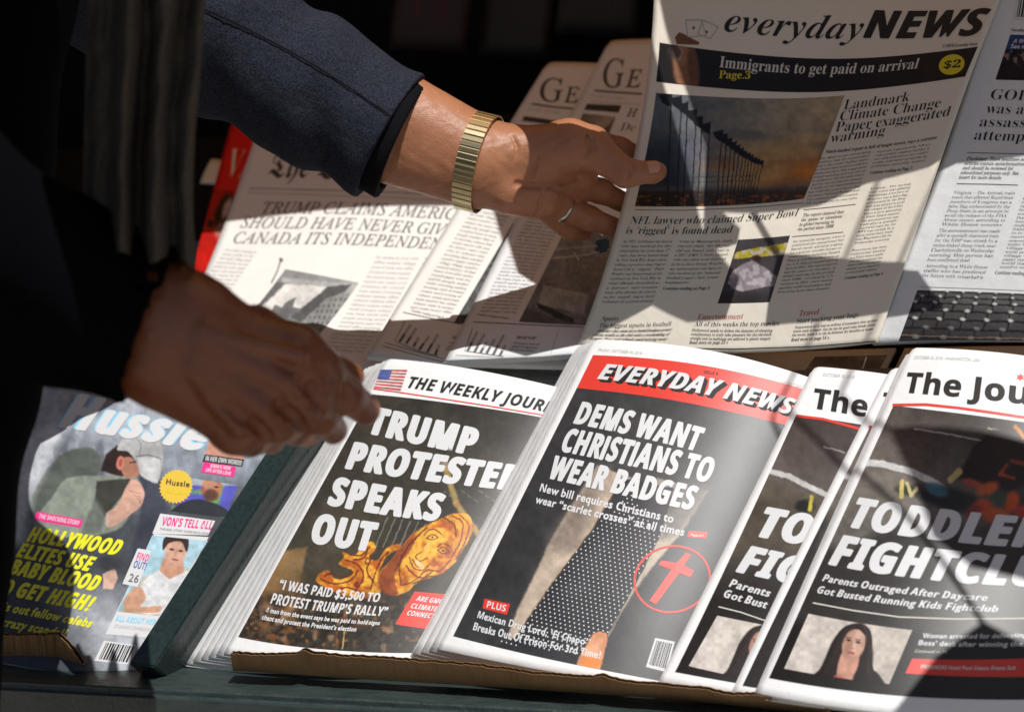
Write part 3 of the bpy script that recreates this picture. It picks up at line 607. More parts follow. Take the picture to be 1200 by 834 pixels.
T_.text('headline', 'SHOULD HAVE NEVER GIVEN', 'u', (280.5, 267), (519, 275.5), (288.5, 253.5), M['grey'], off=.006, upto='SHOULD HAVE NEVER GIV')
T_.text('headline', 'CANADA ITS INDEPENDENCE', 'u', (271, 285), (514, 292), (279, 271.5), M['grey'], off=.006, upto='CANADA ITS INDEPENDEN')
def paint_can(B):
    B.fill((168, 168, 166)); B.noise(4, 14, 8); B.grad((330, 315), (420, 332), (120, 120, 120), (150, 150, 148), .6)
    B.poly([(330, 325), (420, 333), (410, 345), (330, 332)], (176, 176, 174), 2); B.poly([(315, 330), (338, 332), (310, 370), (290, 370)], (112, 112, 112), 2)
    B.poly([(334, 333), (384, 336), (352, 374), (300, 366)], (224, 222, 218), 1.5)
    B.poly([(318, 364), (322, 357), (330, 360), (338, 352), (347, 349), (343, 360), (352, 362), (344, 370), (330, 376), (312, 372)], (118, 118, 118), 1.2)
    B.poly([(384, 336), (412, 333), (404, 342), (382, 350), (352, 378), (340, 372)], (92, 92, 92), 1.5)
    k = (np.sin(B.X*1.1+B.Y*.4) > .2) & (np.sin(B.Y*.9) > -.2); B.mixm(k*np.clip((B.Y-345-(400-B.X)*.35)/4, 0, 1)*np.clip((B.X-352)/8, 0, 1)*.75, (92, 92, 92))
T_.photo('news_photo', [(334.5, 315.5), (420.5, 331.5), (365, 402), (279, 384)], paint_can, .9, m=M['matt'])
T_.stroke('flag_pole', [(329, 305), (325, 318), (318, 332)], 1.6, M['grey']); T_.poly('pole_ball', [(327, 303), (330, 302), (332, 304), (331, 307), (328, 307.5)], M['grey'])
T_.para('body_text', filler(13, 24, 5), 'b', (263, 294), (300, 297), (222, 350), (262, 352), M['pale'])
T_.para('body_text', filler(22, 24, 1), 'b', (440, 303), (490, 305), (376, 410), (425, 413), M['pale'])
T_.para('body_text', filler(22, 24, 2), 'b', (497, 304), (540, 306), (432, 413), (470, 414), M['pale'])

# ---------------- the two GE papers with bar charts
def chart_paper(name, label, ctrl, m, th): return paper('newspaper', label, 'newspaper', ctrl, ROW2, m, 'pair of papers with bar charts', thick=th, corner=.03, wav=.001)
c1 = [[(642, 73, .030), (790, 80, .030), (940, 95, .022)], [(538, 241, .034), (690, 250, .036), (840, 262, .025)], [(430, 418, .030), (580, 427, .034), (730, 427, .022)]]
C1 = chart_paper('c', 'left paper with GE title and bar chart, partly covered by the one on its right', c1, M['news'], .005)
c2 = [[(714, 47, .046), (860, 48, .050), (1010, 60, .036)], [(621, 226, .050), (770, 236, .054), (920, 248, .040)], [(522, 422, .046), (675, 415, .050), (830, 408, .036)]]
C2 = chart_paper('c', 'right paper with GE title, road photo and bar chart, behind the held sheet', c2, M['cool'], .006)
def bars(pg, L, base, top):
    for b, t in zip(base, top):
        b = np.array(b); t = np.array(t); mid = b+(t-b)*.45
        pg.stroke('chart_bar', [b, t], 3, M['pale'], lift=.00025); pg.stroke('chart_bar', [b, mid], 3, M['grey'], lift=.0004)
z8 = lambda P_: [(420+x/3.529, 230+y/3.529) for x, y in P_]
bars(C2, 0, z8([(452, 640), (480, 645), (505, 648), (530, 650), (558, 655), (585, 660)]), z8([(492, 560), (522, 568), (530, 603), (565, 590), (602, 573), (608, 615)]))
bars(C1, 0, z8([(170, 603), (198, 610), (228, 622), (252, 635), (285, 645), (318, 655)]), z8([(218, 530), (240, 545), (250, 583), (293, 578), (330, 570), (335, 612)]))
C2.stroke('rule', z8([(475, 520), (600, 526), (760, 534), (930, 541)]), 1, M['grey']); C2.stroke('rule', z8([(472, 545), (440, 640), (600, 663)]), .8, M['grey'])
C2.stroke('rule', z8([(826, 560), (795, 655)]), .7, M['pale']); C2.stroke('rule', z8([(402, 657), (600, 668), (760, 662), (880, 650)]), .9, M['pale'])
C1.stroke('rule', z8([(185, 480), (300, 505), (430, 530)]), 1, M['grey']); C1.stroke('rule', z8([(195, 515), (150, 600), (250, 640), (330, 660)]), .8, M['grey'])
C1.stroke('rule', z8([(110, 605), (230, 640), (350, 672)]), .8, M['grey']); C1.stroke('rule', z8([(100, 618), (230, 655), (350, 685)]), .8, M['grey'])
C2.text('chart_title', 'TRUMP WAR?', 'b', z8([(650, 590)])[0], z8([(732, 592)])[0], z8([(655, 578)])[0], M['soft'])
C2.para('chart_caption', ['CIA analysis touts new', 'against US, suppressing', 'US forces in Serbia'], 'b', z8([(640, 610)])[0], z8([(750, 616)])[0], z8([(625, 636)])[0], z8([(725, 644)])[0], M['grey'])
C1.text('chart_title', 'TRUMP WAR?', 'b', z8([(385, 590)])[0], z8([(467, 596)])[0], z8([(390, 578)])[0], M['soft'])
C1.para('chart_caption', ['CIA analysis touts new', 'against US, suppressing', 'US forces in Serbia'], 'b', z8([(375, 610)])[0], z8([(485, 616)])[0], z8([(360, 636)])[0], z8([(470, 644)])[0], M['grey'])
C2.para('body_text', filler(27, 23, 11), 'b', z8([(697, 95)])[0], z8([(840, 112)])[0], z8([(502, 478)])[0], z8([(652, 484)])[0], M['grey'], off=-.012)
C1.para('body_text', filler(26, 23, 12), 'b', z8([(480, 45)])[0], z8([(628, 75)])[0], z8([(215, 462)])[0], z8([(385, 486)])[0], M['grey'], off=-.012)
C2.text('caption', 'Continue reading on Page 2', 'b', z8([(490, 492)])[0], z8([(622, 508)])[0], z8([(493, 484)])[0], M['grey']); C1.text('caption', 'Continue reading on Page 2', 'b', z8([(218, 476)])[0], z8([(350, 506)])[0], z8([(222, 467)])[0], M['grey'])
def paint_street(B, ox=0):
    X, Y = B.X-ox, B.Y
    B.fill((140, 141, 142)); B.noise(5, 22, 5, (2.5, .6)); B.noise(2, 16, 6); B.grad((690, 260), (700, 330), (150, 152, 154), (128, 128, 128), .5)
    B.line([(650+ox, 302), (680+ox, 300), (715+ox, 292)], 1.6, (205, 205, 205), 1); B.line([(672+ox, 296), (678+ox, 304)], 2, (215, 215, 215), 1); B.line([(650+ox, 292), (700+ox, 288)], 1.2, (190, 190, 190), 1)
    B.poly([(636+ox, 334), (690+ox, 345), (684+ox, 368), (630+ox, 356)], (176, 176, 174), 1.5); B.noise(3, 7, 3, (.6, 2))
    B.poly([(629+ox, 355), (636+ox, 357), (672+ox, 373), (672+ox, 378), (664+ox, 378), (632+ox, 362)], (70, 70, 70), 1); B.mixm(np.clip((Y-366-.3*(X-640))/5, 0, 1)*.6, (88, 88, 88)); B.noise(1.5, 12, 13)
C2.photo('news_photo', [(662, 270), (748, 276), (686, 381), (608, 377)], paint_street, .9, m=M['matt'])
C1.photo('news_photo', [(601, 262), (690, 268), (622, 385), (532, 378)], lambda B: (B.fill((84, 84, 84)), B.noise(4, 34, 9)), 1.2, m=M['matt'])
g7 = lambda x, y: (580+x/6.316, 50+y/6.316)
for pg, G0, G1, Gt, E0, E1, Et, R in ((C1, g7(318, 440), g7(490, 440), g7(352, 262), g7(510, 445), g7(607, 449), g7(540, 325), [g7(272, 455), g7(430, 478), g7(585, 492)]),
                                      (C2, g7(784, 333), g7(940, 335), g7(822, 118), g7(965, 332), g7(1066, 336), g7(1000, 197), [g7(735, 357), g7(900, 370), g7(1090, 383)])):
    pg.text('masthead', 'G', 'u', G0, G1, Gt, M['soft'], off=.004); pg.text('masthead', 'E', 'u', E0, E1, Et, M['soft'], off=.01); pg.stroke('rule', R, 2, M['soft'])
C1.quad('black_bar', [g7(215, 545), g7(520, 590), g7(500, 625), g7(200, 580)], M['soft'], nx=3, ny=2); C1.text('date_line', 'EST 1829 - OCTOBER', 'ss', g7(245, 503), g7(485, 530), g7(250, 488), M['pale'])
C2.quad('black_bar', [g7(680, 455), g7(938, 468), g7(915, 520), g7(660, 500)], M['soft'], nx=3, ny=2); C2.text('date_line', 'EST 1829 - OCTOBER', 'ss', g7(705, 405), g7(945, 425), g7(712, 390), M['pale'])
C2.stroke('rule', [g7(715, 437), g7(900, 450), g7(1080, 462)], .7, M['pale'])
C2.photo('small_photo', [g7(650, 525), g7(895, 550), g7(840, 690), g7(600, 670)], lambda B: (B.fill((150, 140, 125)), B.grad(g7(650, 525), g7(820, 640), (120, 108, 95), (190, 178, 160)), B.poly([g7(880, 560), g7(900, 552), g7(840, 690), g7(770, 690)], (120, 108, 100), 1.5), B.noise(2, 6, 1)), .8, m=M['matt'])
C2.text('headline', 'H', 'u', g7(972, 550), g7(1036, 553), g7(1000, 487), M['soft'], off=.01); C2.text('headline', 'De', 'b', g7(922, 655), g7(1030, 657), g7(950, 592), M['soft'], off=-.022)

# ---------------- red magazine half hidden on the left of the upper row
vm = paper('magazine', 'red magazine with the cream letters VA, wedged behind the blackletter broadsheet', 'magazine', [[(272, 140, -.004), (340, 148, -.004), (410, 155, -.004)], [(240, 262, -.004), (310, 268, -.004), (375, 276, -.004)], [(205, 400, -.004), (275, 408, -.004), (345, 414, -.004)]], ROW2, M['vred'], thick=.004, n=20, corner=0)
vm.text('masthead', 'VA', 'b', (262, 207), (295, 211), (273, 172), M['cream'], off=-.015)
def paint_v(B): B.fill((200, 24, 18)); B.ell(262, 248, 9, 22, (40, 20, 20), 20, .4); B.ell(266, 244, 4, 13, (196, 176, 166), 20, .5); B.ell(246, 262, 3, 5, (30, 16, 16), 0, .5); B.ell(258, 270, 6, 10, (190, 160, 150), 10, .6, .7); B.noise(8, 6, 2)
vm.photo('cover_photo', [(252, 222), (300, 226), (276, 330), (222, 326)], paint_v, 1.2, m=M['gloss'])
vb = paper('magazine', 'cream coloured magazine corner poking out left of the red VA magazine', 'magazine', [[(248, 186, -.012), (262, 187, -.012), (276, 188, -.012)], [(240, 200, -.012), (256, 201, -.012), (270, 202, -.012)], [(234, 214, -.012), (250, 215, -.012), (264, 216, -.012)]], ROW2, M['cream'], thick=.004, n=6, corner=0)

# ---------------- the held sheet
hn = [[(766, -30, 1.640), (970, -14, 1.575), (1186, -33, 1.480)], [(742, 192, 1.615), (925, 190, 1.545), (1111, 161, 1.455)], [(677, 403, 1.610), (850, 414, 1.540), (1028, 401, 1.455)]]
HN = paper('newspaper', 'newspaper held up by the hand, with everyday NEWS title and a flags picture', 'newspaper', hn, None, M['held'], thick=.0015, corner=0, wav=.0028, n=60)
z4 = lambda x, y: (700+x/2.4, y/2.4)
z5 = lambda x, y: (680+x/2.978, 150+y/2.978)
z6 = lambda x, y: (900+x/3.79, y/3.79)
z2 = lambda x, y: (900+x/4.162, 150+y/4.162)
K = M['ink']; KS = M['soft']
HN.text('masthead', 'everyday', 'bi', (848, 37), (1008, 45.5), (853, 7), K, off=-.004)
HN.text('masthead', 'NEWS', 'sbi', (1011, 45.6), (1151, 42), (1018, 11), K, off=.035)
def paint_bar(B):
    B.fill((26, 20, 17)); B.ell(804, 80, 15, 34, (150, 104, 74), -6, .3); B.ell(798, 62, 10, 16, (180, 130, 95), 10, .4, .9); B.ell(812, 76, 6, 26, (92, 56, 40), -6, .6, .6); B.ell(790, 60, 8, 12, (70, 62, 60), 10, .5, .6)
    B.line([(795, 52), (800, 62), (796, 70)], 1.5, (220, 205, 190), 1, .7)
HN.photo('banner', [(773, 50.2), (1146, 55), (1131, 90), (769, 96)], paint_bar, 1.2)
HN.poly('printed_hand', [(793, 52), (791, 44), (796, 38), (803, 41), (812, 46), (820, 50), (819, 53)], mat('printed_skin', (120, 78, 55), .6), lift=.0002)
for P_ in ([(804, 24), (822, 24), (828, 42), (806, 44)], [(824, 24), (842, 32), (832, 46), (818, 40)]): HN.stroke('printed_card', P_, 1.4, M['pale'], closed=True)
for p in ((813, 33), (828, 38)): HN.poly('card_pip', [(p[0]-2, p[1]), (p[0], p[1]-2.5), (p[0]+2, p[1]), (p[0], p[1]+2.5)], M['grey'])
HN.text('teaser', 'Immigrants to get paid on arrival', 'b', (843, 79), (1075, 80.4), (844.8, 65.5), M['tan'], lift=.0004)
HN.text('teaser', 'Page.3', 'b', (842.5, 92), (879, 92.7), (843.6, 82.5), M['price'], lift=.0004)
HN.poly('price_disc', [(1115.4+15.3*math.cos(a)*.97+2.2*math.sin(a), 76-12*math.sin(a)) for a in np.linspace(0, 6.283, 33)[:-1]], M['price'], lift=.0003)
HN.text('price', '$2', 'b', (1105.5, 80.6), (1125, 79.2), (1107.8, 71.3), K, lift=.0005, off=.01)
HN.text('date_line', '© 2018 Everyday News', 'b', z4(970, 135), z4(1068, 128), z4(972, 126), KS)
def paint_flags(B):
    f = lambda x, y: (740+x/3.2077, y/3.2077)
    B.fill((150, 146, 136)); B.grad((770, 110), (970, 120), (96, 106, 116), (192, 172, 138)); B.mixm(np.clip((B.Y-150)/40, 0, 1)*np.clip((B.X-830)/60, 0, 1), (196, 150, 92))
    n = B.nz(26, 21, (3, 1))*.6+B.nz(9, 22, (3.5, 1))*.4
    B.mixm(np.clip((n-.48)*5, 0, 1)*np.clip((B.Y-140)/20, 0, 1)*.75, (112, 96, 88)); B.mixm(np.clip((n-.5)*6, 0, 1)*np.exp(-((B.Y-205+.08*(B.X-860))/14)**2), (226, 138, 52))
    B.ell(870, 158, 34, 6, (98, 98, 100), 3, .9, .7); B.ell(890, 126, 8, 6, (120, 116, 112), 0, .9, .6); B.ell(835, 123, 22, 6, (92, 102, 112), 0, .9, .5)
    B.mixm(np.clip((B.Y-150)/30, 0, 1)*np.clip((822-B.X)/30, 0, 1), (46, 52, 66)); B.ell(812, 180, 22, 22, (112, 116, 136), 0, .9, .5)
    B.mixm(np.clip((B.Y-(222-.02*(B.X-744)))/4, 0, 1)*.85, (50, 38, 30)); B.mixm(np.clip((B.nz(3, 31, (1.5, .8))-.6)*6, 0, 1)*np.clip((B.Y-226)/4, 0, 1), (150, 90, 40)); B.mixm(np.clip((B.Y-216)/4, 0, 1)*np.clip((226-B.Y)/3, 0, 1)*.6, (96, 90, 88))
    xs = [(150, 350), (188, 362), (212, 385), (245, 412), (268, 438), (297, 462), (342, 490), (360, 502), (378, 518), (394, 532), (408, 545), (422, 556), (434, 566), (446, 574), (458, 582), (470, 590), (482, 597), (495, 603)]
    for i, (x, y) in enumerate(xs):
        t = f(x, y); b = (t[0]-5-(i*.35), 242-i*.25); B.line([t, b], 1.5-.04*i, (20, 18, 20), .8)
        s_ = 1.15-.04*i; B.poly([t, (t[0]-13*s_, t[1]+2*s_), (t[0]-9*s_, t[1]+10*s_), (t[0]-3*s_, t[1]+14*s_), (t[0]-.5, t[1]+13*s_)], (16, 15, 18), 1.2)
    for y_ in (208, 214): B.line([(800, y_), (880, y_-2)], .8, (60, 44, 40), .8, .6)
HN.photo('news_photo', [(769, 109), (990, 112), (942, 233), (744, 242)], paint_flags, .85)
HN.stroke('rule', [(744, 246), (800, 246.5), (870, 244), (942, 238)], .8, M['grey'])
HN.text('headline', 'NFL lawyer who claimed Super Bowl', 'b', (737.8, 262.5), (933.5, 253.2), (741.5, 253.2), K, off=-.01)
HN.text('headline', 'is ‘rigged’ is found dead', 'b', (733, 273.8), (857, 272.8), (736, 265), K, off=-.01)
cA = 'An NFL entertainment lawyer|who has worked for the|corporation for more than 17|years, has been found dead|in New York City hours after|telling reporters that Super|Bowl LII is “rigged.” Dale|Gentler was found dead at his|residence in New York City in|what officials described as|a “gruesome” early execution|hours after blowing the whistle|on the “rigged” Super Bowl|exchange at a promotional'.split('|')
cB = 'event in Minneapolis. Early|reports claim the 49-year-|old was found shot dead in|a 2017 BMW 3 Series parked|with one other male believed|to be a close friend. Gentler,|an entertainment lawyer|who worked at the National|Football League’s Park Avenue|headquarters.'.split('|')
HN.para('body_text', cA, 'b', (729.5, 284.5), (788, 284.5), (704.8, 355), (764.7, 354), KS, off=-.015)
HN.para('body_text', cB, 'b', (796, 284.5), (858.8, 283.6), (779, 332.5), (839, 331.5), KS, off=-.015)
HN.text('caption', 'Continue reading on Page 5', 'b', (777, 339.6), (831, 339.2), (778, 336), K)
def paint_crime(B):
    B.fill((74, 68, 70)); B.noise(10, 6, 3); B.poly([z5(545, 432), z5(735, 398), z5(725, 440), z5(535, 458)], (196, 178, 50), 1.5); B.poly([z5(590, 424), z5(700, 405), z5(695, 436), z5(585, 446)], (150, 140, 60), 1.5, .6)
    B.poly([z5(530, 560), z5(515, 540), z5(530, 500), z5(560, 480), z5(600, 460), z5(640, 485), z5(690, 520), z5(680, 550), z5(640, 555), z5(600, 565), z5(560, 570)], (150, 140, 146), 2); B.mixm(np.clip((B.nz(4, 7)-.5)*5, 0, .8)*(B.C[..., 0] > 120), (196, 186, 190)); B.mixm(np.clip((B.Y-340)/8, 0, 1)*.7, (50, 46, 48))
    B.ell(*z5(615, 455), 5, 4, (60, 36, 30), 0, .6)
HN.photo('small_photo', [(865, 281), (926, 276), (902, 354), (841, 355.5)], paint_crime, .85)
for ttl, st, m_, a, b, t in (('Sports', 'b', KS, (705, 376), (724, 376), (707.3, 369.8)), ('Entertainment', 'b', M['deepred'], (817, 374.2), (870.4, 373.3), (819, 367.8)), ('Travel', 'b', M['deepred'], (936, 370.4), (959, 368.4), (938, 363.5)),
                             ('The biggest upsets in football', 'b', K, (702, 383.8), (786, 381.7), (703.6, 378.5)), ('All of this weeks the top movies', 'b', K, (813.6, 381.9), (912.4, 381), (815.2, 376.5)), ('Start packing your bags', 'b', K, (933.5, 378.6), (1005.7, 371), (935, 373))):
    HN.text('section_heading', ttl, st, a, b, t, m_, off=-.01)
HN.para('body_text', ['Yesterday’s fans storm out as football hooligans protest', 'season results as the club seeks a rescheduling of', 'fixtures. Fans seek refunds amid missing many'], 'b', (699, 389), (786, 387.5), (690, 398), (781, 398.5), KS, cap=.7)
HN.para('body_text', ['Hollywood needs to defeat the demons of sleeping', 'complacency to truly take pleasure for the eleventh', 'straight year as audiences are addicted to plastic surgery'], 'b', (811, 388), (905, 388.5), (809, 397.5), (903, 398), KS, cap=.7)
HN.para('body_text', ['Temperatures set to soar as millions of sunseekers close up their', 'homes ready to depart. Get the tips for good value breaks across', 'the world, make it to the in-between for families at home'], 'b', (931, 385), (1028, 376.5), (928, 394), (1023, 386.5), KS, cap=.7)
HN.text('caption', 'Read more on page 23 »', 'b', (807.6, 402.8), (853, 402.6), (808.6, 399), K); HN.text('caption', 'Read more on page 14 »', 'b', (927, 399.6), (971.5, 397), (928, 395.8), K)
HN.stroke('rule', [(801, 408), (860, 409), (950, 406), (1026, 400)], 1.1, K)
for t_, a, b, t in (('Landmark', (988.4, 128.7), (1065, 118.6), (991.5, 116.4)), ('Climate Change', (983.6, 141.8), (1101, 125.8), (986.8, 129.5)), ('Paper exaggerated', (978.6, 155), (1112, 136), (981.8, 142.6)), ('warming', (972.5, 167.6), (1036, 158.2), (975.7, 155.5))):
    HN.text('headline', t_, 'b', a, b, t, K, off=-.012)
HN.text('subheading', 'Much-lauded report is full of major errors, says a scientist', 'b', (967.3, 180), (1097.4, 163), (968.3, 176), K)
cC = 'The Mail reveals astonishing|evidence that the organisation|that is the world’s leading source|of climate data rushed to publish a|landmark paper that exaggerated|global warming and was timed|to influence the historic Paris|Agreement on climate change.|A high-level whistleblower|has told this newspaper that|America’s National Oceanic and|Atmospheric Administration|(NOAA) breached its own rules'.split('|')
cD = 'exposed. Launched by NOAA|with a public relations fanfare, it|was splashed across the world’s|media, and cited repeatedly by|politicians and policy makers.'.split('|')
cE = 'for scientific integrity when it|published the sensational but|flawed report, aimed at making|the maximum possible impact on|world leaders including Barack|Obama and David Cameron at|the UN climate conference in|Paris in 2015. The report claimed|that the ‘pause’ or ‘slowdown’ in|global warming in the period|since 1998 - revealed by UN|scientists in 2013 - never existed|and that world temperatures had|been rising faster than scientists'.split('|')
cF = 'Virginia - The Amtrak|train crash that affected|Republican members of|Congress was a false flag|orchestrated by the Deep|State in an attempt to avoid|the release of the FISA|Abuse memo, according|to White House sources.|The announcement was|made after a specially|chartered train for the|GOP was struck by a|union-linked dump truck|near Charlottesville on|Wednesday morning.||One person has been|confirmed dead. According|to a White House staffer|who has predicted the|future with remarkable|accuracy as explained in|several public editions.'.split('|')
HN.para('body_text', cC, 'b', (960, 187.5), (1020, 179), (943, 240), (1004, 233), KS, off=-.015)
HN.para('body_text', cD, 'b', (1027, 179.5), (1090, 170.5), (1021, 196.5), (1085, 189), KS, off=-.015)
HN.text('caption', 'Continue reading on Page 7', 'b', (1019.4, 204.3), (1068.7, 198.8), (1020.4, 200.6), K)
HN.stroke('rule', [(942, 246), (972, 243), (1003, 239.4)], .7, M['grey']); HN.stroke('rule', [(928.4, 277.3), (958, 275), (988.4, 272)], .7, M['grey'])
HN.para('pull_quote', ['The report claimed that', 'the ‘pause’ or ‘slowdown’', 'in global warming in', 'the period since 1998'], 'b', (940.6, 254), (990, 249.5), (934.5, 270.5), (982, 266), KS, cap=.68, just=False)
HN.para('body_text', cE, 'b', (929.3, 284.5), (990, 277.5), (911.5, 343.6), (972, 338.8), KS, off=-.015)
HN.para('body_text', cF, 'b', (1020, 222.5), (1068, 216.5), (990.5, 321), (1028.5, 316.4), KS, off=-.015)
HN.text('caption', 'Continue reading on Page 4', 'b', (989.4, 327.5), (1034.5, 322), (990.4, 324), KS)

# ---------------- the GOP paper to the right of it
gp_ = [[(1171, -30, 1.487), (1335, -22, 1.41), (1500, -20, 1.33)], [(1102, 190, 1.462), (1270, 194, 1.385), (1440, 200, 1.31)], [(1022, 403, 1.462), (1200, 399, 1.38), (1370, 400, 1.30)]]
GP = paper('newspaper', 'white newspaper at the right edge with headline GOP and a computer keyboard photo', 'newspaper', gp_, None, M['cool'], thick=.005, corner=0, wav=.0015, n=50)
z3 = lambda x, y: (1040+x/3.3375, 80+y/3.3375)
barcode(GP, (1192, -12), (1235, -12), (1228, 24), (1187, 24))
GP.text('date_line', 'Tuesday 30 October 2018', 'b', (1184.5, 37), (1235, 38), (1185.5, 33.5), KS)
GP.photo('news_photo', [(1184, 41), (1330, 42), (1312, 96), (1166.5, 93.7)], lambda B: (B.fill((22, 18, 20)), B.mixm(np.clip((60-B.Y)/3, 0, 1), (38, 66, 118)), B.mixm(np.clip((B.nz(5, 4)-.55)*5, 0, 1)*np.clip((B.Y-58)/4, 0, 1)*np.clip((80-B.Y)/6, 0, 1), (150, 120, 110)), B.noise(6, 6, 2)), 1)
GP.text('caption', 'A Woman', 'sbi', (1187, 50.5), (1216, 51), (1188, 46), H); GP.text('caption', 'See more', 'sb', (1184.5, 57), (1213, 57.5), (1185.5, 52), H)
for t_, a, b in (('GOP', (1160, 116.5), (1204, 118)), ('was a', (1154.8, 133), (1198.5, 134)), ('assass', (1147.3, 148.4), (1201, 149.8)), ('attemp', (1141, 164), (1199.5, 165.8))):
    GP.text('headline', t_, 'bi' if t_ == '' else 'b', a, b, (a[0]+3.5, a[1]-12.5), K, off=-.012)
GP.stroke('rule', [(1133.5, 179), (1170, 180), (1210, 181)], .8, M['grey']); GP.stroke('rule', [(1121.5, 215.4), (1160, 216), (1193, 217)], .8, M['grey'])
GP.para('disclaimer', ['Disclaimer: These headlines and', 'articles contain misinformation', 'and should be reviewed for', 'educational purposes only. See', 'insert for more details.'], 'b', (1132.5, 187.8), (1204, 188.8), (1123.3, 209.6), (1195, 210.6), KS, cap=.78, just=False)
gA = 'Virginia – The Amtrak train|crash that affected Republican|members of Congress was a|false flag orchestrated by the|Deep State in an attempt to|avoid the release of the FISA|Abuse memo, according to|White House sources.'.split('|')
gB = 'The announcement was made|after a specially chartered train|for the GOP was struck by a|union-linked dump truck near|Charlottesville on Wednesday|morning. One person has|been confirmed dead.'.split('|')
gC = 'According to a White House|staffer who has predicted|the future with remarkable'.split('|')
GP.para('body_text', gA, 'b', z3(258, 492), z3(498, 494), z3(210, 616), z3(452, 618), M['grey'], off=-.012, cap=.72)
GP.para('body_text', gB, 'b', z3(200, 640), z3(440, 643), z3(155, 755), z3(405, 758), M['grey'], off=-.012, cap=.72)
GP.para('body_text', gC, 'b', z3(148, 778), z3(390, 784), z3(133, 815), z3(374, 824), M['grey'], off=-.012, cap=.72)
GP.para('body_text', filler(19, 27, 31), 'b', (1198.5, 234), (1270, 235), (1172, 314), (1243, 316), M['grey'], off=-.012, cap=.72)
GP.text('caption', 'Continue reading on Page 5', 'b', (1166, 321), (1222, 323), (1167, 317), M['grey'])
GP.stroke('rule', [(1078, 336), (1140, 338), (1210, 341)], .7, M['pale'])
def paint_keys(B):
    B.fill((78, 76, 76)); B.grad((1130, 340), (1120, 400), (104, 102, 102), (52, 50, 50)); t = (B.Y-340)/60.
    rows = [344, 350, 357, 366, 376, 387, 398]
    for i, y in enumerate(rows):
        B.line([(1040, y-4), (1150, y), (1350, y+6)], 1.4+.25*i, (30, 29, 29), 1, .8)
        n = 11-i
        for k in range(13):
            x = 1052+(k+.4*(i % 2))*(19+i*2.2)-i*2; yy = y+(x-1150)*.03
            B.line([(x, yy-1), (x-2.4-i*.3, yy+7+i*1.2)], 1.6+.2*i, (34, 32, 32), 1, .8); B.ell(x+1, yy-1.5, 2.2+.3*i, 1.3+.2*i, (214, 212, 208), 10, .7, .9 if i < 5 else .4)
    B.line([(1048, 392), (1120, 395), (1250, 397)], 1.3, (150, 120, 100), 1, .7); B.mixm(np.clip((B.Y-397)/3, 0, 1), (40, 36, 36)); B.noise(3, 5, 2)
GP.photo('news_photo', [(1075, 340), (1345, 352), (1325, 401), (1053, 400)], paint_keys, .8)

# ---------------- magazines at the back, their shade put into near-black covers and ink
M['backred'] = mat('shaded_red_cover', (.018, .003, .0025), .6, noise=(6, .6, (.008, .003, .003))); M['backbrown'] = mat('shaded_brown_cover', (.012, .009, .007), .6, noise=(7, .6, (.004, .005, .004)))
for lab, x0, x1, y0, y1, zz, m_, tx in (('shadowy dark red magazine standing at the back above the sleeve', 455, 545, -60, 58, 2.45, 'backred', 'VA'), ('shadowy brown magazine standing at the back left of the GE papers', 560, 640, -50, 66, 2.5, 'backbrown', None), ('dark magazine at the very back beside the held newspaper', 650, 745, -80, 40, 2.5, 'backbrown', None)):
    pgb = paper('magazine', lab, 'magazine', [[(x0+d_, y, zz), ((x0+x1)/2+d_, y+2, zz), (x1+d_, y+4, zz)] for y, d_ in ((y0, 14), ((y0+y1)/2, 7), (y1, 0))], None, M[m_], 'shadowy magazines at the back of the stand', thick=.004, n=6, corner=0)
    if tx: pgb.text('masthead', tx, 'b', (474, 22), (528, 24), (482, -14), mat('shaded_red_ink', (.05, .006, .005), .7))
# ---------------- black clip hanging on the edge of the held sheet
ck = thing('bulldog_clip', 'small black clip on the left edge of the held newspaper below the fingers', 'clip', at(706, 288, 1.595))
M['clip'] = mat('black_plastic', (.008, .008, .008), .4)
axc = np.array([nrm(at(716, 286, 1.60)-at(700, 290, 1.60)), nrm(at(706, 280, 1.6)-at(706, 296, 1.6)), nrm(CAM-at(706, 288, 1.6))])
box('jaw', at(707, 288, 1.597), (.012, .013, .007), M['clip'], ck, axc, bev=.002)
for dy_ in (-4, 4): box('handle', at(701, 288+dy_, 1.592), (.007, .004, .009), M['clip'], ck, axc, bev=.0012)

# ---------------- sheets lying low on the ledge between the two rows
def ledge(label, q, m, h=-.006):
    t, b = q; mid = [((a[0]+c_[0])/2, (a[1]+c_[1])/2) for a, c_ in zip(t, b)]
    return paper('newspaper', label, 'newspaper', [[(x, y, h) for x, y in r] for r in (t, mid, b)], ROW2, m, thick=.004, n=16, corner=0, wav=.001)
L1 = ledge('mottled grey newspaper page lying on the ledge below the bar charts', ([(434, 421), (570, 421), (725, 421)], [(395, 492), (540, 494), (700, 496)]), M['cool'], -.010)
L1.photo('news_photo', [(520, 425), (712, 424), (668, 478), (480, 480)], lambda B: (B.fill((188, 190, 190)), B.noise(7, 16, 3, (2, 1)), B.noise(2, 12, 5)), 1.3, m=M['matt'])
L2 = ledge('dark grey printed newspaper edge on the ledge beside the lower hand', ([(300, 427), (362, 427), (425, 428)], [(268, 480), (330, 482), (396, 484)]), M['cool'], -.010)
L2.photo('news_photo', [(302, 429), (424, 430), (396, 482), (270, 478)], lambda B: (B.fill((104, 106, 106)), B.noise(9, 24, 3, (3, .7)), B.noise(3, 12, 5)), 1.3, m=M['matt'])
L3 = ledge('beige newspaper on the ledge below the held sheet, mostly covered by the tabloid', ([(735, 412), (880, 413), (1050, 408)], [(705, 470), (860, 470), (1020, 466)]), M['held'], -.010)
L3.photo('news_photo', [(955, 418), (1040, 416), (1020, 450), (930, 452)], lambda B: (B.fill((150, 140, 128)), B.noise(8, 26, 3, (3, .7))), 1.3, m=M['matt'])
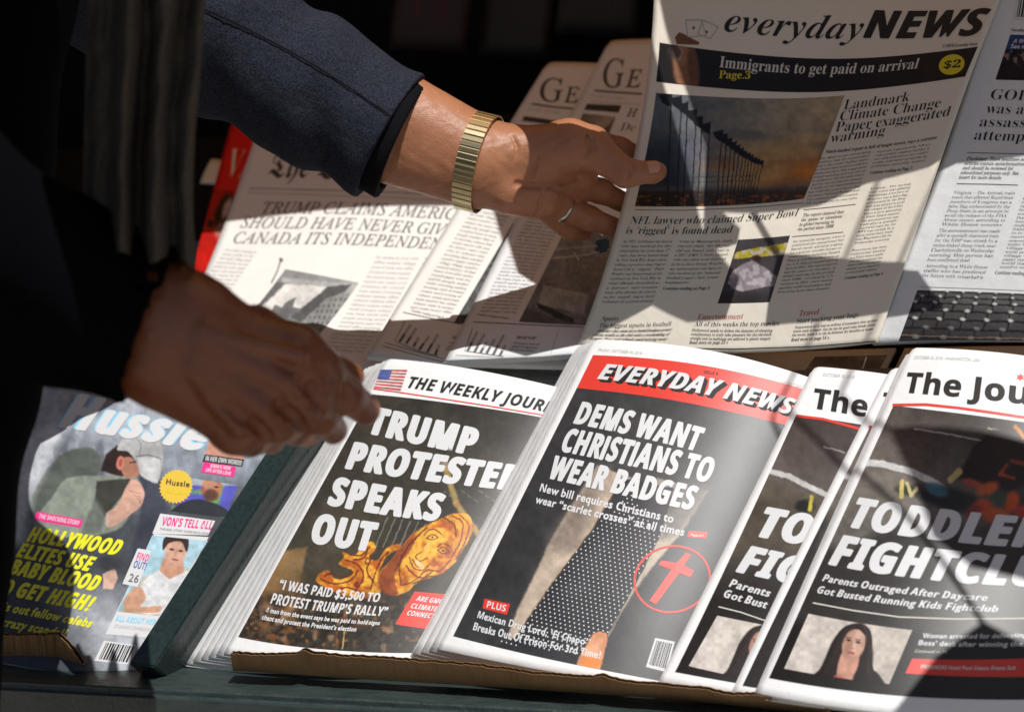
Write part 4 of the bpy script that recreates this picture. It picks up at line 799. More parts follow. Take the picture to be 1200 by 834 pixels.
L4 = ledge('pale newspaper on the ledge behind the front toddler headline journal', ([(1060, 408), (1180, 405), (1320, 402)], [(1030, 470), (1160, 468), (1300, 466)]), M['news'], -.010)

# ---------------- the glossy magazine on the left
mg = [[(25, 440, .020), (188, 462, .026), (347, 500, .014)], [(-10, 602, .020), (124, 624, .028), (256, 648, .014)], [(-48, 768, .020), (58, 786, .024), (158, 802, .014)]]
for k in (3, 2, 1):
    c = shift(mg, (4.5*k, 1*k), (5.5*k, 1*k), -.005*k)
    o = paper('magazine', 'copy lying %s under the gossip magazine, its right edge along the green divider' % ('next', 'second', 'last')[k-1], 'magazine', c, ROW1, M['white'], 'stack of gossip magazines', thick=.003, n=16, corner=0)
    o.photo('cover_edge', [(318+4.5*k, 495), (349+4.5*k, 501), (160+5*k, 800), (130+5*k, 795)], lambda B: (B.fill((150, 140, 140)), B.noise(14, 40, k), B.mixm(np.clip((B.nz(9, 6+k)-.6)*6, 0, 1), (190, 30, 40))), 2.5, m=M['gloss'])
MG = paper('magazine', 'glossy gossip magazine with yellow headline HOLLYWOOD ELITES and a man in a grey cap', 'magazine', mg, ROW1, M['white'], 'stack of gossip magazines', thick=.003, corner=0)
zA = lambda x, y: (x/2.1156, 440+y/2.1156)
QA = lambda P_: [zA(*p) for p in P_]
def paint_mag(B):
    B.fill((150, 156, 166)); n = B.nz(12, 3, (.7, 2.2)); B.mixm(np.clip((n-.45)*4, 0, 1)*.6, (88, 92, 102)); B.mixm(np.clip((B.nz(10, 6, (.6, 3))-.6)*5, 0, 1)*.6, (176, 182, 190))
    B.mixm(np.clip((B.X-165)/40, 0, 1)*np.clip((640-B.Y)/60, 0, 1)*.6, (150, 158, 172)); B.mixm(np.clip((B.Y-(600-.2*B.X))/50, 0, 1), (74, 78, 84))
    B.poly(QA([(340, 230), (400, 260), (420, 330), (390, 420), (340, 480), (310, 520), (350, 330)]), (58, 62, 74), 6, .8)
    B.grad(zA(180, 560), zA(290, 700), (84, 88, 94), (172, 176, 184), 0); B.mixm(np.clip((B.X-75+.5*(770-B.Y))/60, 0, 1)*np.clip((B.Y-670)/50, 0, 1), (184, 188, 196))
    B.poly(B.smooth(QA([(70, 330), (105, 250), (160, 190), (230, 180), (250, 230), (200, 300), (120, 360)]), True, 4), (92, 98, 92), 3)
    B.poly(B.smooth(QA([(95, 345), (130, 300), (165, 255), (240, 248), (330, 250), (352, 285), (330, 330), (300, 375), (240, 395), (160, 400), (90, 380)]), True, 4), (146, 154, 142), 2.5)
    B.poly(QA([(240, 262), (320, 254), (336, 268), (300, 300), (262, 350), (235, 310)]), (66, 66, 60), 2.5); B.poly(QA([(236, 300), (262, 340), (250, 390), (200, 395)]), (98, 106, 98), 4, .7)
    B.poly(QA([(250, 235), (262, 196), (290, 172), (315, 180), (338, 215), (332, 240), (300, 250)]), (52, 40, 36), 2); B.poly(B.smooth(QA([(300, 232), (306, 204), (328, 204), (346, 232), (340, 250), (312, 252)]), True), (182, 128, 106), 1.5); B.ell(*zA(298, 216), 4.6, 8.0, (222, 140, 122), 8, .3); B.ell(*zA(299, 217), 2.2, 5.0, (168, 84, 74), 8, .6, .8); B.line(QA([(322, 216), (336, 214)]), 1.2, (40, 30, 28), 1)
    B.poly(B.smooth(QA([(290, 184), (302, 158), (330, 138), (362, 132), (388, 146), (402, 172), (404, 210), (398, 245), (389, 266), (372, 262), (348, 246), (338, 214), (316, 188)]), True, 4), (184, 184, 184), 1.2)
    B.poly(QA([(340, 200), (398, 205), (396, 245), (389, 264), (370, 260), (350, 246)]), (214, 214, 216), 2); B.line(QA([(330, 142), (350, 170), (345, 200)]), 1.2, (112, 112, 112), 1, .7); B.line(QA([(338, 200), (368, 196), (400, 206)]), 1.3, (104, 104, 106), 1, .8)
    B.poly(B.smooth(QA([(264, 340), (292, 320), (320, 262), (344, 262), (358, 290), (350, 322), (322, 345), (285, 372), (264, 372)]), True, 4), (216, 172, 152), 1.6)
    for k in range(4): B.line(QA([(322+k*8, 285+k*9), (345+k*2, 292+k*9)]), 1.1, (160, 110, 96), 1, .7)
    B.line(QA([(264, 340), (268, 372)]), 2, (190, 190, 190), 1, .7)
    B.poly(QA([(255, 492), (285, 476), (292, 500), (280, 528), (256, 528)]), (214, 178, 160), 1.5); B.ell(*zA(270, 465), 14, 8, (60, 62, 66), 0, .6)
    B.poly(QA([(0, 160), (90, 130), (170, 120), (80, 300), (60, 420), (0, 420)]), (222, 226, 230), 14, .7)
    B.grad((25, 470), (340, 520), (218, 222, 228), (150, 156, 166), 0); B.mixm(np.clip((505-B.Y+.12*B.X)/18, 0, 1)*.45, (200, 206, 214))
MG.photo('cover_photo', [(24, 440), (347, 500), (158, 802), (-48, 768)], paint_mag, .85, m=M['gloss'], warp=.5)
MG.text('masthead', 'Hussle', 'sbi', (66, 502), (236, 531), (84, 458), M['sky'], off=.075)
MG.text('masthead', 'Hussle', 'sbi', (68, 502), (234.5, 530.5), (85.5, 459), H, off=.045, lift=.0006)
MG.quad('pink_strip', QA([(92, 337), (206, 357), (200, 377), (84, 358)]), M['pink'], nx=3, ny=2); MG.text('teaser', 'THE SHOCKING STORY', 'sb', zA(96, 353), zA(196, 371), zA(99, 342), H, lift=.0004)
Yl = M['yellow']
for t_, a, b, t, up in (('HOLLYWOOD', (64, 412), (290, 447), (80, 372), None), ('ELITES USE', (38, 450), (222, 487), (54, 412), None), ('BABY BLOOD', (20, 492), (236, 536), (36, 452), None), ('TO GET HIGH!', (-20, 538), (220, 586), (-4, 498), None)):
    MG.text('headline', t_, 'sbi', zA(*a), zA(*b), zA(*t), Yl, off=.045)
MG.text('subheading', 'it’s out fellow celebs', 'sbi', zA(-12, 578), zA(224, 624), zA(-4, 556), Yl, off=.01); MG.text('subheading', 'in crazy scandal!', 'sbi', zA(-26, 614), zA(160, 650), zA(-18, 592), Yl, off=.01)
sx, sy = zA(437, 275); ring = []
for i in range(56):
    a = i/56*2*math.pi; r = 20 if i % 2 else 18; ring.append((sx+r*math.cos(a)+1.5*math.sin(a), sy-r*1.02*math.sin(a)))
MG.poly('starburst', ring, M['gold'], lift=.0005); MG.text('starburst_text', 'Hussle', 'sb', zA(412, 270), zA(470, 277), zA(414, 256), K, off=-.01, lift=.0008); MG.text('starburst_text', 'EXCLUSIVE', 'sb', zA(412, 290), zA(464, 297), zA(414, 281), M['price'], lift=.0008)
def paint_top(B): B.fill((206, 150, 128)); B.noise(6, 14, 3); B.ell(*zA(540, 150), 6, 10, (90, 50, 40), 0, .5)
MG.photo('inset_photo', QA([(532, 120), (620, 138), (603, 210), (510, 194)]), paint_top, 1, m=M['gloss'], lift=.0003)
MG.quad('caption_strip', QA([(508, 196), (606, 208), (600, 226), (502, 214)]), K, nx=3, ny=2, lift=.0004); MG.text('caption', 'IN HER OWN WORDS!', 'sb', zA(509, 211), zA(598, 223), zA(512, 199), H, lift=.0006)
MG.quad('pink_strip', QA([(506, 214), (586, 226), (580, 252), (498, 240)]), M['pink'], nx=3, ny=2, lift=.0005); MG.text('caption', 'KIMA’S NEW', 'sb', zA(522, 228), zA(572, 235), zA(524, 219), H, lift=.0007); MG.text('caption', 'LIFE AFTER LOVE', 'sb', zA(510, 238), zA(572, 248), zA(512, 229), H, lift=.0007)
def paint_man(B):
    B.fill((110, 180, 80)); B.mixm(np.clip((B.nz(9, 4, (2, 1))-.45)*6, 0, 1), (90, 90, 190)); B.mixm(np.clip((zA(0, 275)[1]-B.Y)/3, 0, 1), (170, 180, 190)); B.ell(*zA(450, 330), 12, 7, (130, 80, 180), -30, .6)
    B.poly(B.smooth(QA([(425, 345), (440, 322), (480, 306), (520, 312), (560, 330), (562, 350)]), True, 4), (46, 50, 58), 1.5); B.ell(*zA(526, 278), 11.5, 15, (176, 116, 88), 6, .3); B.ell(*zA(520, 262), 9, 9, (206, 152, 124), 0, .6, .7); B.ell(*zA(522, 296), 9, 7, (70, 46, 40), 0, .5, .8); B.ell(*zA(536, 276), 2.4, 1.1, (60, 40, 36), 0, .5); B.ell(*zA(503, 283), 2.5, 4, (150, 92, 74), 0, .5)
MG.photo('inset_photo', QA([(444, 250), (590, 272), (560, 352), (424, 336)]), paint_man, .6, m=M['gloss'], lift=.0003, warp=.2)
MG.quad('caption_panel', QA([(398, 342), (534, 360), (516, 396), (378, 392)]), H, nx=3, ny=2, lift=.00045); MG.text('caption', 'VON’S TELL ALL', 'sb', zA(400, 371), zA(524, 382), zA(406, 350), M['pink'], off=.01, lift=.0007); MG.text('caption', 'THE REAL STORY INSIDE EXCLUSIVE', 'ss', zA(396, 383), zA(515, 395), zA(398, 377), M['grey'], lift=.0007)
def paint_boy(B):
    B.fill((176, 212, 226)); B.poly(QA([(300, 590), (330, 540), (360, 500), (480, 480), (520, 480), (520, 600), (300, 600)]), (224, 160, 96), 8, .8)
    B.poly(B.smooth(QA([(326, 560), (350, 515), (392, 482), (430, 476), (466, 486), (490, 520), (450, 575), (400, 592), (330, 585)]), True, 4), (232, 234, 236), 2); B.poly(B.smooth(QA([(305, 562), (340, 520), (362, 548), (350, 572), (398, 570), (392, 586), (330, 584)]), True, 4), (222, 170, 140), 1.5)
    B.poly(QA([(404, 452), (452, 448), (458, 486), (420, 504), (396, 484)]), (212, 158, 132), 1.5); B.ell(*zA(436, 432), 12.5, 19, (220, 172, 148), 10, .3); B.poly(B.smooth(QA([(404, 432), (406, 404), (430, 390), (460, 392), (468, 412), (462, 436), (450, 412), (420, 414)]), True, 4), (58, 42, 38), 1.5)
    for x, y in ((426, 430), (448, 434)): B.ell(*zA(x, y), 2.6, 1.2, (70, 46, 40), 10, .6)
    B.ell(*zA(434, 456), 4.5, 1.4, (170, 100, 90), 10, .6); B.line(QA([(438, 434), (434, 446)]), 1.1, (180, 130, 110), 1, .7)
MG.quad('caption_panel', QA([(382, 392), (518, 400), (380, 650), (262, 640)]), H, nx=4, ny=6, lift=.0003)
MG.photo('inset_photo', QA([(378, 396), (516, 410), (395, 595), (292, 584)]), paint_boy, .6, m=M['gloss'], lift=.00045, warp=.25)
MG.quad('caption_panel', QA([(342, 428), (376, 434), (342, 524), (304, 516)]), H, nx=2, ny=2, lift=.0005)
MG.text('caption', 'FIND', 'sb', zA(338, 456), zA(366, 462), zA(344, 438), M['pink'], lift=.0007); MG.text('caption', 'OUT!', 'sb', zA(330, 476), zA(360, 482), zA(336, 458), M['blueink'], lift=.0007); MG.text('caption', '26', 'sb', zA(318, 510), zA(342, 514), zA(324, 490), M['grey'], lift=.0007, off=-.01)
MG.text('caption', 'ALL ABOUT HER', 'sb', zA(286, 608), zA(384, 618), zA(290, 594), M['sky'], lift=.0006); MG.text('caption', 'STUNNING CONFESSION', 'ss', zA(284, 624), zA(372, 634), zA(286, 616), M['pale'], lift=.0006)
barcode(MG, zA(258, 656), zA(344, 668), zA(322, 716), zA(234, 706))

# ================================================================== divider, cardboard, ledge details
# green divider board between the magazine bay and the newspaper bay
Vd = []
for (x, y) in ((150, 777), (181, 781), (345, 478), (372, 486)):
    p = c2w(on(ROW1, x, y, .046)); Vd += [p, p-N1w*.075]
dv = mesh_obj('divider', Vd, [(0, 2, 6, 4), (1, 5, 7, 3), (0, 1, 3, 2), (4, 6, 7, 5), (0, 4, 5, 1), (2, 3, 7, 6)], M['green'], stand)
bm = bmesh.new(); bm.from_mesh(dv.data); bmesh.ops.recalc_face_normals(bm, faces=bm.faces[:]); bmesh.ops.bevel(bm, geom=bm.edges[:], offset=.0015, segments=2, affect='EDGES'); bm.to_mesh(dv.data); bm.free()

def cardboard(label, top, bot, h, seed):
    """torn corrugated board: two liners and a fluted core along the upper edge"""
    top = np.array(top, float); bot = np.array(bot, float)
    base = c2w(on(ROW1, *bot[len(bot)//2], h)); t = thing('cardboard_tray', label, 'cardboard', base)
    r = np.random.default_rng(seed); P_, Q_ = [], []
    n = 180; xs = np.linspace(top[0, 0], top[-1, 0], n); ty = np.interp(xs, top[:, 0], top[:, 1]) + (r.random(n)-.5)*1.6; by = np.interp(xs, bot[:, 0], bot[:, 1])
    bx = xs if True else xs
    for k, (x, a, b) in enumerate(zip(xs, ty, by)): P_.append(c2w(on(ROW1, x, a, h+.006))); Q_.append(c2w(on(ROW1, x+3, b, h-.03)))
    P_ = np.array(P_); Q_ = np.array(Q_); out = nrm(Nc@RW.T*.55+Vc@RW.T*-.83)
    for nm, off, dy in (('front_liner', 0., 0.), ('back_liner', -.0042, .0)):
        pp = P_+out*off; qq = Q_+out*off; V = np.vstack([pp, qq, qq-out*.0005, pp-out*.0005]); F = []
        for i in range(n-1):
            for a in range(4): b = (a+1) % 4; F.append((a*n+i, b*n+i, b*n+i+1, a*n+i+1))
        mesh_obj(nm, V, F, M['card'], t)
    s = np.linspace(0, n-1, n*5); pl = np.array([P_[int(k)]*(1-k % 1)+P_[min(n-1, int(k)+1)]*(k % 1) for k in s]); ln = np.concatenate([[0], np.cumsum(np.linalg.norm(np.diff(pl, axis=0), axis=1))])
    wv = (-.0021-.0016*np.sin(ln/.0062*2*math.pi))[:, None]; a = pl+out*wv-Zw*.0006; dn_ = Q_-P_; dn_ /= np.linalg.norm(dn_, axis=1)[:, None]; b = a+dn_[np.minimum(s.astype(int), n-1)]*.02; m_ = len(a)
    mesh_obj('fluting', np.vstack([a, b]), [(i, m_+i, m_+i+1, i+1) for i in range(m_-1)], M['card'], t); return t
cardboard('long torn corrugated cardboard strip along the bottom of the tabloids', [(270, 765), (300, 767.5), (345, 767), (352, 763), (358, 761), (366, 765.5), (400, 769), (445, 771), (480, 774), (550, 779), (598, 785), (625, 790), (650, 791), (690, 794), (706, 792), (725, 798), (750, 801), (790, 804), (825, 807.5), (855, 814), (880, 814), (920, 817), (948, 819), (960, 822), (972, 830)],
          [(285, 786), (400, 794), (600, 806), (800, 820), (985, 840)], .058, 1)
cardboard('small brown cardboard flap in front of the gossip magazine', [(-30, 742), (20, 744.5), (50, 744), (66, 742.5), (76, 751), (86, 763), (96, 778)], [(-30, 776), (50, 778), (98, 781)], .045, 2)

# ================================================================== AWNING out of view, added to shade and warm the upper papers
YF = railp[1]+.06                              # its front edge
YB = railp[1]-.50                              # plane of the outer shadow panels, in front of the stand
def to_front(px, py, depth, yy):               # where the sun ray that reaches a point crosses a vertical plane
    p = at(px, py, depth); return p+SUNw*((yy-p[1])/SUNw[1])
EDGE = to_front(620, 205, depth_on(ROW2, 620, 205, .03), YF)[2]
aw = thing('awning', 'unseen tan canvas awning added over the news stand to shade the upper papers', 'awning', (XM, YF, 0))
box('canvas', (XM+.5, (YF+bw_y)/2, EDGE+.03), (XW+3.0, bw_y-YF+.1, .004), M['canvas'], aw, bev=0)
box('front_bar', (XM+.5, YF-.01, EDGE+.015), (XW+3.0, .02, .03), M['green'], aw)
for x in (XL-.9, XR+1.9): box('post', (x, YF, EDGE/2), (.05, .05, EDGE), M['green'], aw)
hm = mat('shadow_panel_sheet', (.40, .30, .2), .6, trans=.06)
def hung(label, pts, yy=None):  # adds an unseen panel cut to the outline of a wanted shadow
    yy = YF if yy is None else yy
    P_ = [to_front(*p, yy) for p in pts]; c = np.mean(P_, 0); t = thing('shadow_panel', label, 'magazine', c, 'unseen panels added to cast shadows')
    n = len(P_); V = [p for p in P_]+[p+np.array([0, .0015, 0]) for p in P_]
    mesh_obj('cover', V, [tuple(range(n)), tuple(range(2*n-1, n-1, -1))]+[(i, (i+1) % n, n+(i+1) % n, n+i) for i in range(n)], hm, t)
    top = max(P_, key=lambda p: p[2]); zt = EDGE
    if yy != YF: box('bracket', (top[0], (YF+yy)/2, EDGE), (.003, YF-yy, .003), M['green'], t, bev=0)  # bracket and cord: unseen supports of the added panel
    if zt > top[2]: box('cord', (top[0], top[1], (top[2]+zt)/2), (.003, .003, zt-top[2]), M['knotcord'], t, bev=0)
M['knotcord'] = mat('grey_cord', (.2, .2, .2), .9)
hd_ = lambda P_: [(x, y, 1.61-(x-740)*.00042) for x, y in P_]
hung('unseen panel cut to shade the left half of the held newspaper', hd_([(670, -260), (752, -260), (776, -40), (803, 140), (822, 285), (833, 303), (858, 352), (838, 412), (795, 412), (742, 381), (769, 361), (754, 338), (707, 298), (660, 236), (640, 160)]))
hung('small unseen panel cut to shade the upper hand', [(604, 100, 1.55), (640, 96, 1.55), (652, 150, 1.55), (700, 160, 1.55), (730, 120, 1.55), (810, 110, 1.55), (820, 300, 1.55), (640, 310, 1.55), (600, 236, 1.55), (618, 200, 1.55)])
hung('wide unseen panel cut to shade the right half of the held newspaper', hd_([(774, -260), (1290, -260), (1260, -60), (1255, 172), (1125, 180), (1085, 205), (1015, 214), (960, 240), (845, 243), (866, 271), (861, 294), (833, 303), (822, 285), (836, 140), (800, -40)]))
hung('unseen panel cut to shade the held newspaper’s lower right corner', hd_([(905, 318), (1056, 368), (1075, 432), (880, 432), (893, 361)]))
hung('unseen panel cut to shade the journal masthead', [(1085, 395, 1.31), (1290, 395, 1.25), (1290, 575, 1.2), (1185, 566, 1.22), (1128, 552, 1.25)], YB)
hung('unseen panel cut to shade the lower right of the front journal', [(1196, 640, 1.2), (1330, 640, 1.15), (1330, 900, 1.1), (1010, 850, 1.15), (1130, 700, 1.2)], YB)

# ================================================================== PERSON (mostly outside the left edge)
def surface_nets(field, origin, h):
    """smooth quads along the zero level of a sampled distance field"""
    solid = field < 0; nx, ny, nz = field.shape
    corner = [(0, 0, 0), (1, 0, 0), (0, 1, 0), (1, 1, 0), (0, 0, 1), (1, 0, 1), (0, 1, 1), (1, 1, 1)]
    count = sum(solid[i:nx-1+i, j:ny-1+j, k:nz-1+k].astype(int) for i, j, k in corner)
    mixed = (count > 0) & (count < 8); gi, gj, gk = np.where(mixed); n = len(gi)
    index = -np.ones(mixed.shape, int); index[gi, gj, gk] = np.arange(n); total = np.zeros((n, 3)); hits = np.zeros(n)
    for a in corner:
        for axis in range(3):
            if a[axis]: continue
            b = list(a); b[axis] = 1
            fa = field[gi+a[0], gj+a[1], gk+a[2]]; fb = field[gi+b[0], gj+b[1], gk+b[2]]; cross = (fa < 0) != (fb < 0)
            t = np.where(cross, fa/np.where(cross, fa-fb, 1), 0); p = np.tile(np.array(a, float), (n, 1)); p[:, axis] += t; total += p*cross[:, None]; hits += cross
    V = (total/hits[:, None]+np.stack([gi, gj, gk], -1))*h+origin; quads = []
    for axis in range(3):
        first = [slice(1, -1)]*3; first[axis] = slice(0, -1); second = [slice(1, -1)]*3; second[axis] = slice(1, None)
        a, b = solid[tuple(first)], solid[tuple(second)]; u, v = [(1, 2), (2, 0), (0, 1)][axis]
        for flip, where in ((0, a & ~b), (1, b & ~a)):
            base = np.array(np.where(where)).T
            if not len(base): continue
            base[:, u] += 1; base[:, v] += 1; ring = []
            for du, dv in ((-1, -1), (0, -1), (0, 0), (-1, 0)):
                q = base.copy(); q[:, u] += du; q[:, v] += dv; ring.append(index[q[:, 0], q[:, 1], q[:, 2]])
            q = np.stack(ring[::-1] if flip else ring, -1); quads.append(q[(q >= 0).all(1)])
    return V, np.vstack(quads)
def sd_caps(p, a, b, ra, rb):
    dt = p.dtype; a, b = np.asarray(a, dt), np.asarray(b, dt); d = b-a; q = p-a; t = np.clip((q@d)/dt.type(max(d.dot(d), 1e-12)), 0, 1)
    q -= t[..., None]*d; return np.sqrt(np.einsum('...i,...i->...', q, q))-(ra+(rb-ra)*t)
def sd_prims(p, prims):
    D = None
    for pr in prims:
        op = pr[0]; a, b, ra, rb, k = pr[1:6]; d = sd_caps(p, a, b, ra, rb)
        if D is None: D = d; continue
        if op == '+': h_ = np.clip(.5+.5*(D-d)/k, 0, 1); D = D+(d-D)*h_-k*h_*(1-h_)
        else: h_ = np.clip(.5-.5*(D+d)/k, 0, 1); D = D+(-d-D)*h_+k*h_*(1-h_)
    return D
def sdf_mesh(prims, h, extra=None, clip=None):
    lo = np.min([np.minimum(np.array(p[1])-p[3], np.array(p[2])-p[4]) for p in prims if p[0] == '+'], 0)-3*h; hi = np.max([np.maximum(np.array(p[1])+p[3], np.array(p[2])+p[4]) for p in prims if p[0] == '+'], 0)+3*h
    n = np.ceil((hi-lo)/h).astype(int)+1; xs = [lo[i]+h*np.arange(n[i]) for i in range(3)]; out = np.empty(tuple(n), np.float32)
    for s0 in range(0, n[0], 24):
        G = np.stack(np.meshgrid(xs[0][s0:s0+24], xs[1], xs[2], indexing='ij'), -1).astype(np.float32); D = sd_prims(G, prims)
        if extra is not None: D = extra(G, D)
        out[s0:s0+24] = D
    V, Q = surface_nets(out, lo, h); return V, Q
def P(o, a, b, ra, rb, k): return (o, np.array(a), np.array(b), ra, rb, k)

# --- upper hand (left hand), camera-space joints
HZ = 1.575
def L_(x, y, z=0.): return cc(x, y, HZ+z)
up = [P('+', L_(410, 118, .0), L_(562, 190, 0), .046, .0345, .01),
      P('+', L_(470, 130, .0), L_(570, 176, 0), .034, .026, .02), P('+', L_(440, 175, .0), L_(556, 214, 0), .03, .024, .02),
      P('+', L_(562, 190), L_(620, 200, .01), .034, .032, .02),
      P('+', L_(615, 188, .012), L_(690, 176, .03), .030, .020, .02),      # palm towards the index knuckle
      P('+', L_(612, 205, .016), L_(676, 206, .035), .028, .018, .02),
      P('+', L_(608, 222, .010), L_(652, 234, .035), .022, .016, .016),
      P('+', L_(596, 226, -.006), L_(636, 236, .012), .020, .015, .012),   # heel of the hand
      P('+', L_(606, 176, -.012), L_(668, 170, -.010), .021, .0235, .012), # ball of the thumb
      P('+', L_(668, 170, -.010), L_(692, 172, -.010), .0245, .0205, .008),
      P('+', L_(692, 174, -.012), L_(733, 203, -.016), .0195, .0135, .007),# thumb
      P('+', L_(733, 203, -.016), L_(765, 202, -.012), .0140, .0102, .005),
      P('+', L_(765, 202, -.012), L_(770, 201, -.012), .0104, .0092, .004),
      P('+', L_(690, 168, .035), L_(726, 176, .062), .0165, .0128, .007),  # index, behind the sheet
      P('+', L_(726, 176, .062), L_(764, 190, .070), .0125, .0098, .005),
      P('+', L_(662, 212, .035), L_(704, 224, .058), .0155, .0125, .006),  # middle
      P('+', L_(704, 224, .058), L_(742, 243, .068), .0122, .0096, .005),
      P('+', L_(646, 236, .034), L_(690, 256, .052), .0140, .0120, .006),  # ring finger
      P('+', L_(690, 256, .052), L_(728, 269, .062), .0118, .0094, .005),
      P('+', L_(630, 240, .040), L_(668, 270, .070), .0120, .0105, .006),  # little finger, hidden behind
      P('+', L_(668, 268, .070), L_(684, 272, .080), .0102, .0085, .005),
      P('-', L_(598, 214, -.036), L_(640, 217, -.030), .0022, .0016, .004),
      P('-', L_(640, 217, -.028), L_(684, 206, -.022), .0018, .0016, .004),
      P('-', L_(596, 196, -.036), L_(586, 226, -.032), .0016, .0012, .004),
      P('-', L_(737, 186, -.026), L_(741, 200, -.032), .0009, .0009, .003), P('-', L_(686, 156, -.028), L_(694, 176, -.034), .0010, .0010, .003)]
# --- lower hand (right hand), nearer to the camera
LZ = 1.03
def R_(x, y, z=0.): return cc(x, y, LZ+z)
lo_ = [P('+', R_(60, 330, .0), R_(198, 392, 0), .047, .038, .01),
       P('+', R_(150, 350, .0), R_(215, 372, 0), .030, .026, .02), P('+', R_(140, 405, .0), R_(205, 430, 0), .026, .022, .02),
       P('+', R_(205, 385, 0), R_(345, 415, .012), .030, .0175, .02),
       P('+', R_(205, 400, 0), R_(335, 448, .004), .030, .0185, .02),
       P('+', R_(205, 415, 0), R_(305, 478, .002), .028, .0175, .018),
       P('+', R_(205, 428, .004), R_(276, 503, .008), .026, .0155, .016),
       P('+', R_(345, 412, .010), R_(376, 437, .016), .0165, .0145, .012),
       P('+', R_(376, 437, .016), R_(406, 463, .034), .0142, .0118, .006),  # index
       P('+', R_(406, 463, .034), R_(428, 480, .056), .0118, .0104, .004),
       P('+', R_(335, 448, .004), R_(358, 470, .010), .0165, .0138, .008),
       P('+', R_(358, 470, .010), R_(376, 488, .030), .0135, .0115, .006),  # middle, curled
       P('+', R_(376, 488, .030), R_(390, 503, .055), .0112, .0100, .004),
       P('+', R_(305, 478, .002), R_(326, 494, .012), .0160, .0130, .008),
       P('+', R_(326, 494, .012), R_(346, 502, .036), .0128, .0105, .006),
       P('+', R_(346, 502, .036), R_(360, 508, .058), .0104, .0090, .004),
       P('+', R_(276, 503, .008), R_(292, 514, .020), .0145, .0115, .008),
       P('+', R_(292, 514, .020), R_(318, 516, .045), .0108, .0090, .005),
       P('+', R_(300, 385, .035), R_(372, 425, .062), .0160, .0125, .012),  # thumb, on the far side
       P('+', R_(372, 425, .062), R_(410, 441, .075), .0120, .0098, .005)]
for a, b in (((240, 388), (352, 418)), ((236, 404), (338, 450)), ((232, 420), (308, 478)), ((228, 436), (280, 502))):   # tendons
    lo_.append(P('+', R_(a[0], a[1], -.0315), R_(b[0], b[1], -.0165), .0026, .0046, .010))
for a, b in (((356, 448), (368, 454)), ((330, 472), (345, 486)), ((300, 494), (312, 506))): lo_.append(P('-', R_(a[0], a[1], -.016), R_(b[0], b[1], -.006), .0022, .0022, .006))
def crease(prims, pts, r0, z0, k=.0035):
    out = []
    for x, y in pts:
        ray = nrm(cc(x, y, 1.)); t = (z0-.12)/-ray[2]
        for _ in range(60):
            d = sd_prims((ray*t)[None], prims)[0]
            if abs(d) < 2e-4: break
            t += d*.8
        out.append(ray*(t+.0004))
    for a, b in zip(out[:-1], out[1:]):
        if np.linalg.norm(a-b) < .04: prims.append(P('-', a, b, r0, r0, k))
upc = list(up)
for pts, r0 in (([(630, 184), (627, 196), (623, 208)], .0008), ([(606, 216), (624, 218), (644, 218), (662, 214), (677, 209)], .0028),
                ([(638, 222), (634, 238), (628, 252)], .0012), ([(688, 160), (690, 172), (686, 182)], .0010), ([(694, 162), (697, 174)], .0010), ([(733, 190), (737, 200), (735, 211)], .0010), ([(740, 192), (743, 202)], .0008),
                ([(650, 222), (664, 226), (676, 236)], .0011), ([(600, 160), (606, 172), (604, 186)], .0005)):
    n_ = len(up); tmp = list(upc); crease(tmp, pts, r0, HZ); up += tmp[len(upc):]
loc = list(lo_)
for pts, r0 in (([(352, 450), (364, 458), (374, 470), (380, 480)], .0026), ([(326, 476), (338, 484), (350, 494), (356, 502)], .0026), ([(296, 496), (306, 504), (314, 512)], .0024), ([(376, 432), (384, 446), (380, 458)], .0009), ([(384, 430), (391, 444)], .0009), ([(366, 452), (372, 468), (366, 480)], .0018),
                ([(404, 452), (408, 466)], .0008), ([(250, 470), (268, 478), (284, 492)], .0016)):
    tmp = list(loc); crease(tmp, pts, r0, LZ, .005); lo_ += tmp[len(loc):]
def skin_detail(G, D):
    n = np.sin(G[..., 0]*310+np.sin(G[..., 1]*170)*2)*np.sin(G[..., 1]*280+np.sin(G[..., 2]*190)*2)*np.sin(G[..., 2]*260)
    return D+n*.00035
# torso, neck and head: only the clothed side of it is in the picture
def B_(x, y, z): return cc(x, y, z)
hd = cc(290, 420, 1.03) + SUNc*.50
bodyp = [P('+', B_(-190, -60, 1.16), B_(-250, 480, 1.10), .135, .125, .03), P('+', B_(-250, 480, 1.10), B_(-270, 760, 1.08), .13, .14, .03),
         P('+', B_(-60, -170, 1.42), B_(-310, -190, .98), .075, .075, .05), P('+', B_(-150, -140, 1.12), hd, .062, .055, .03),
         P('+', hd+np.array([-.035, .05, 0]), hd+np.array([.0, .01, 0]), .092, .085, .03), P('+', hd+np.array([.03, -.04, 0]), hd+np.array([.045, -.06, 0]), .055, .045, .04),
         P('+', hd+np.array([.07, .02, 0]), hd+np.array([.10, -.015, 0]), .010, .014, .012), P('+', hd+np.array([-.03, 0, .085]), hd+np.array([-.03, -.03, .085]), .012, .010, .008),
         P('+', B_(-60, -170, 1.42), L_(200, 15, -.04), .06, .048, .03), P('+', L_(200, 15, -.04), L_(410, 118), .048, .044, .02),
         P('+', B_(-310, -190, .98), B_(-150, 240, .92), .06, .05, .03), P('+', B_(-150, 240, .92), R_(60, 330), .05, .045, .02)]
for sx_ in (-330, -215): bodyp += [P('+', B_(sx_, 760, 1.08), B_(sx_+20, 1500, 1.02), .085, .06, .04), P('+', B_(sx_+20, 1500, 1.02), B_(sx_+10, 2280, .98), .06, .045, .03)]
M['skin_l'] = mat('warm_brown_skin', (.43, .19, .098), .42, noise=(30, .8, (.31, .122, .058)), bump=[(800, .4, .0008), (200, .3, .0014)], sss=.05, spec=.5)
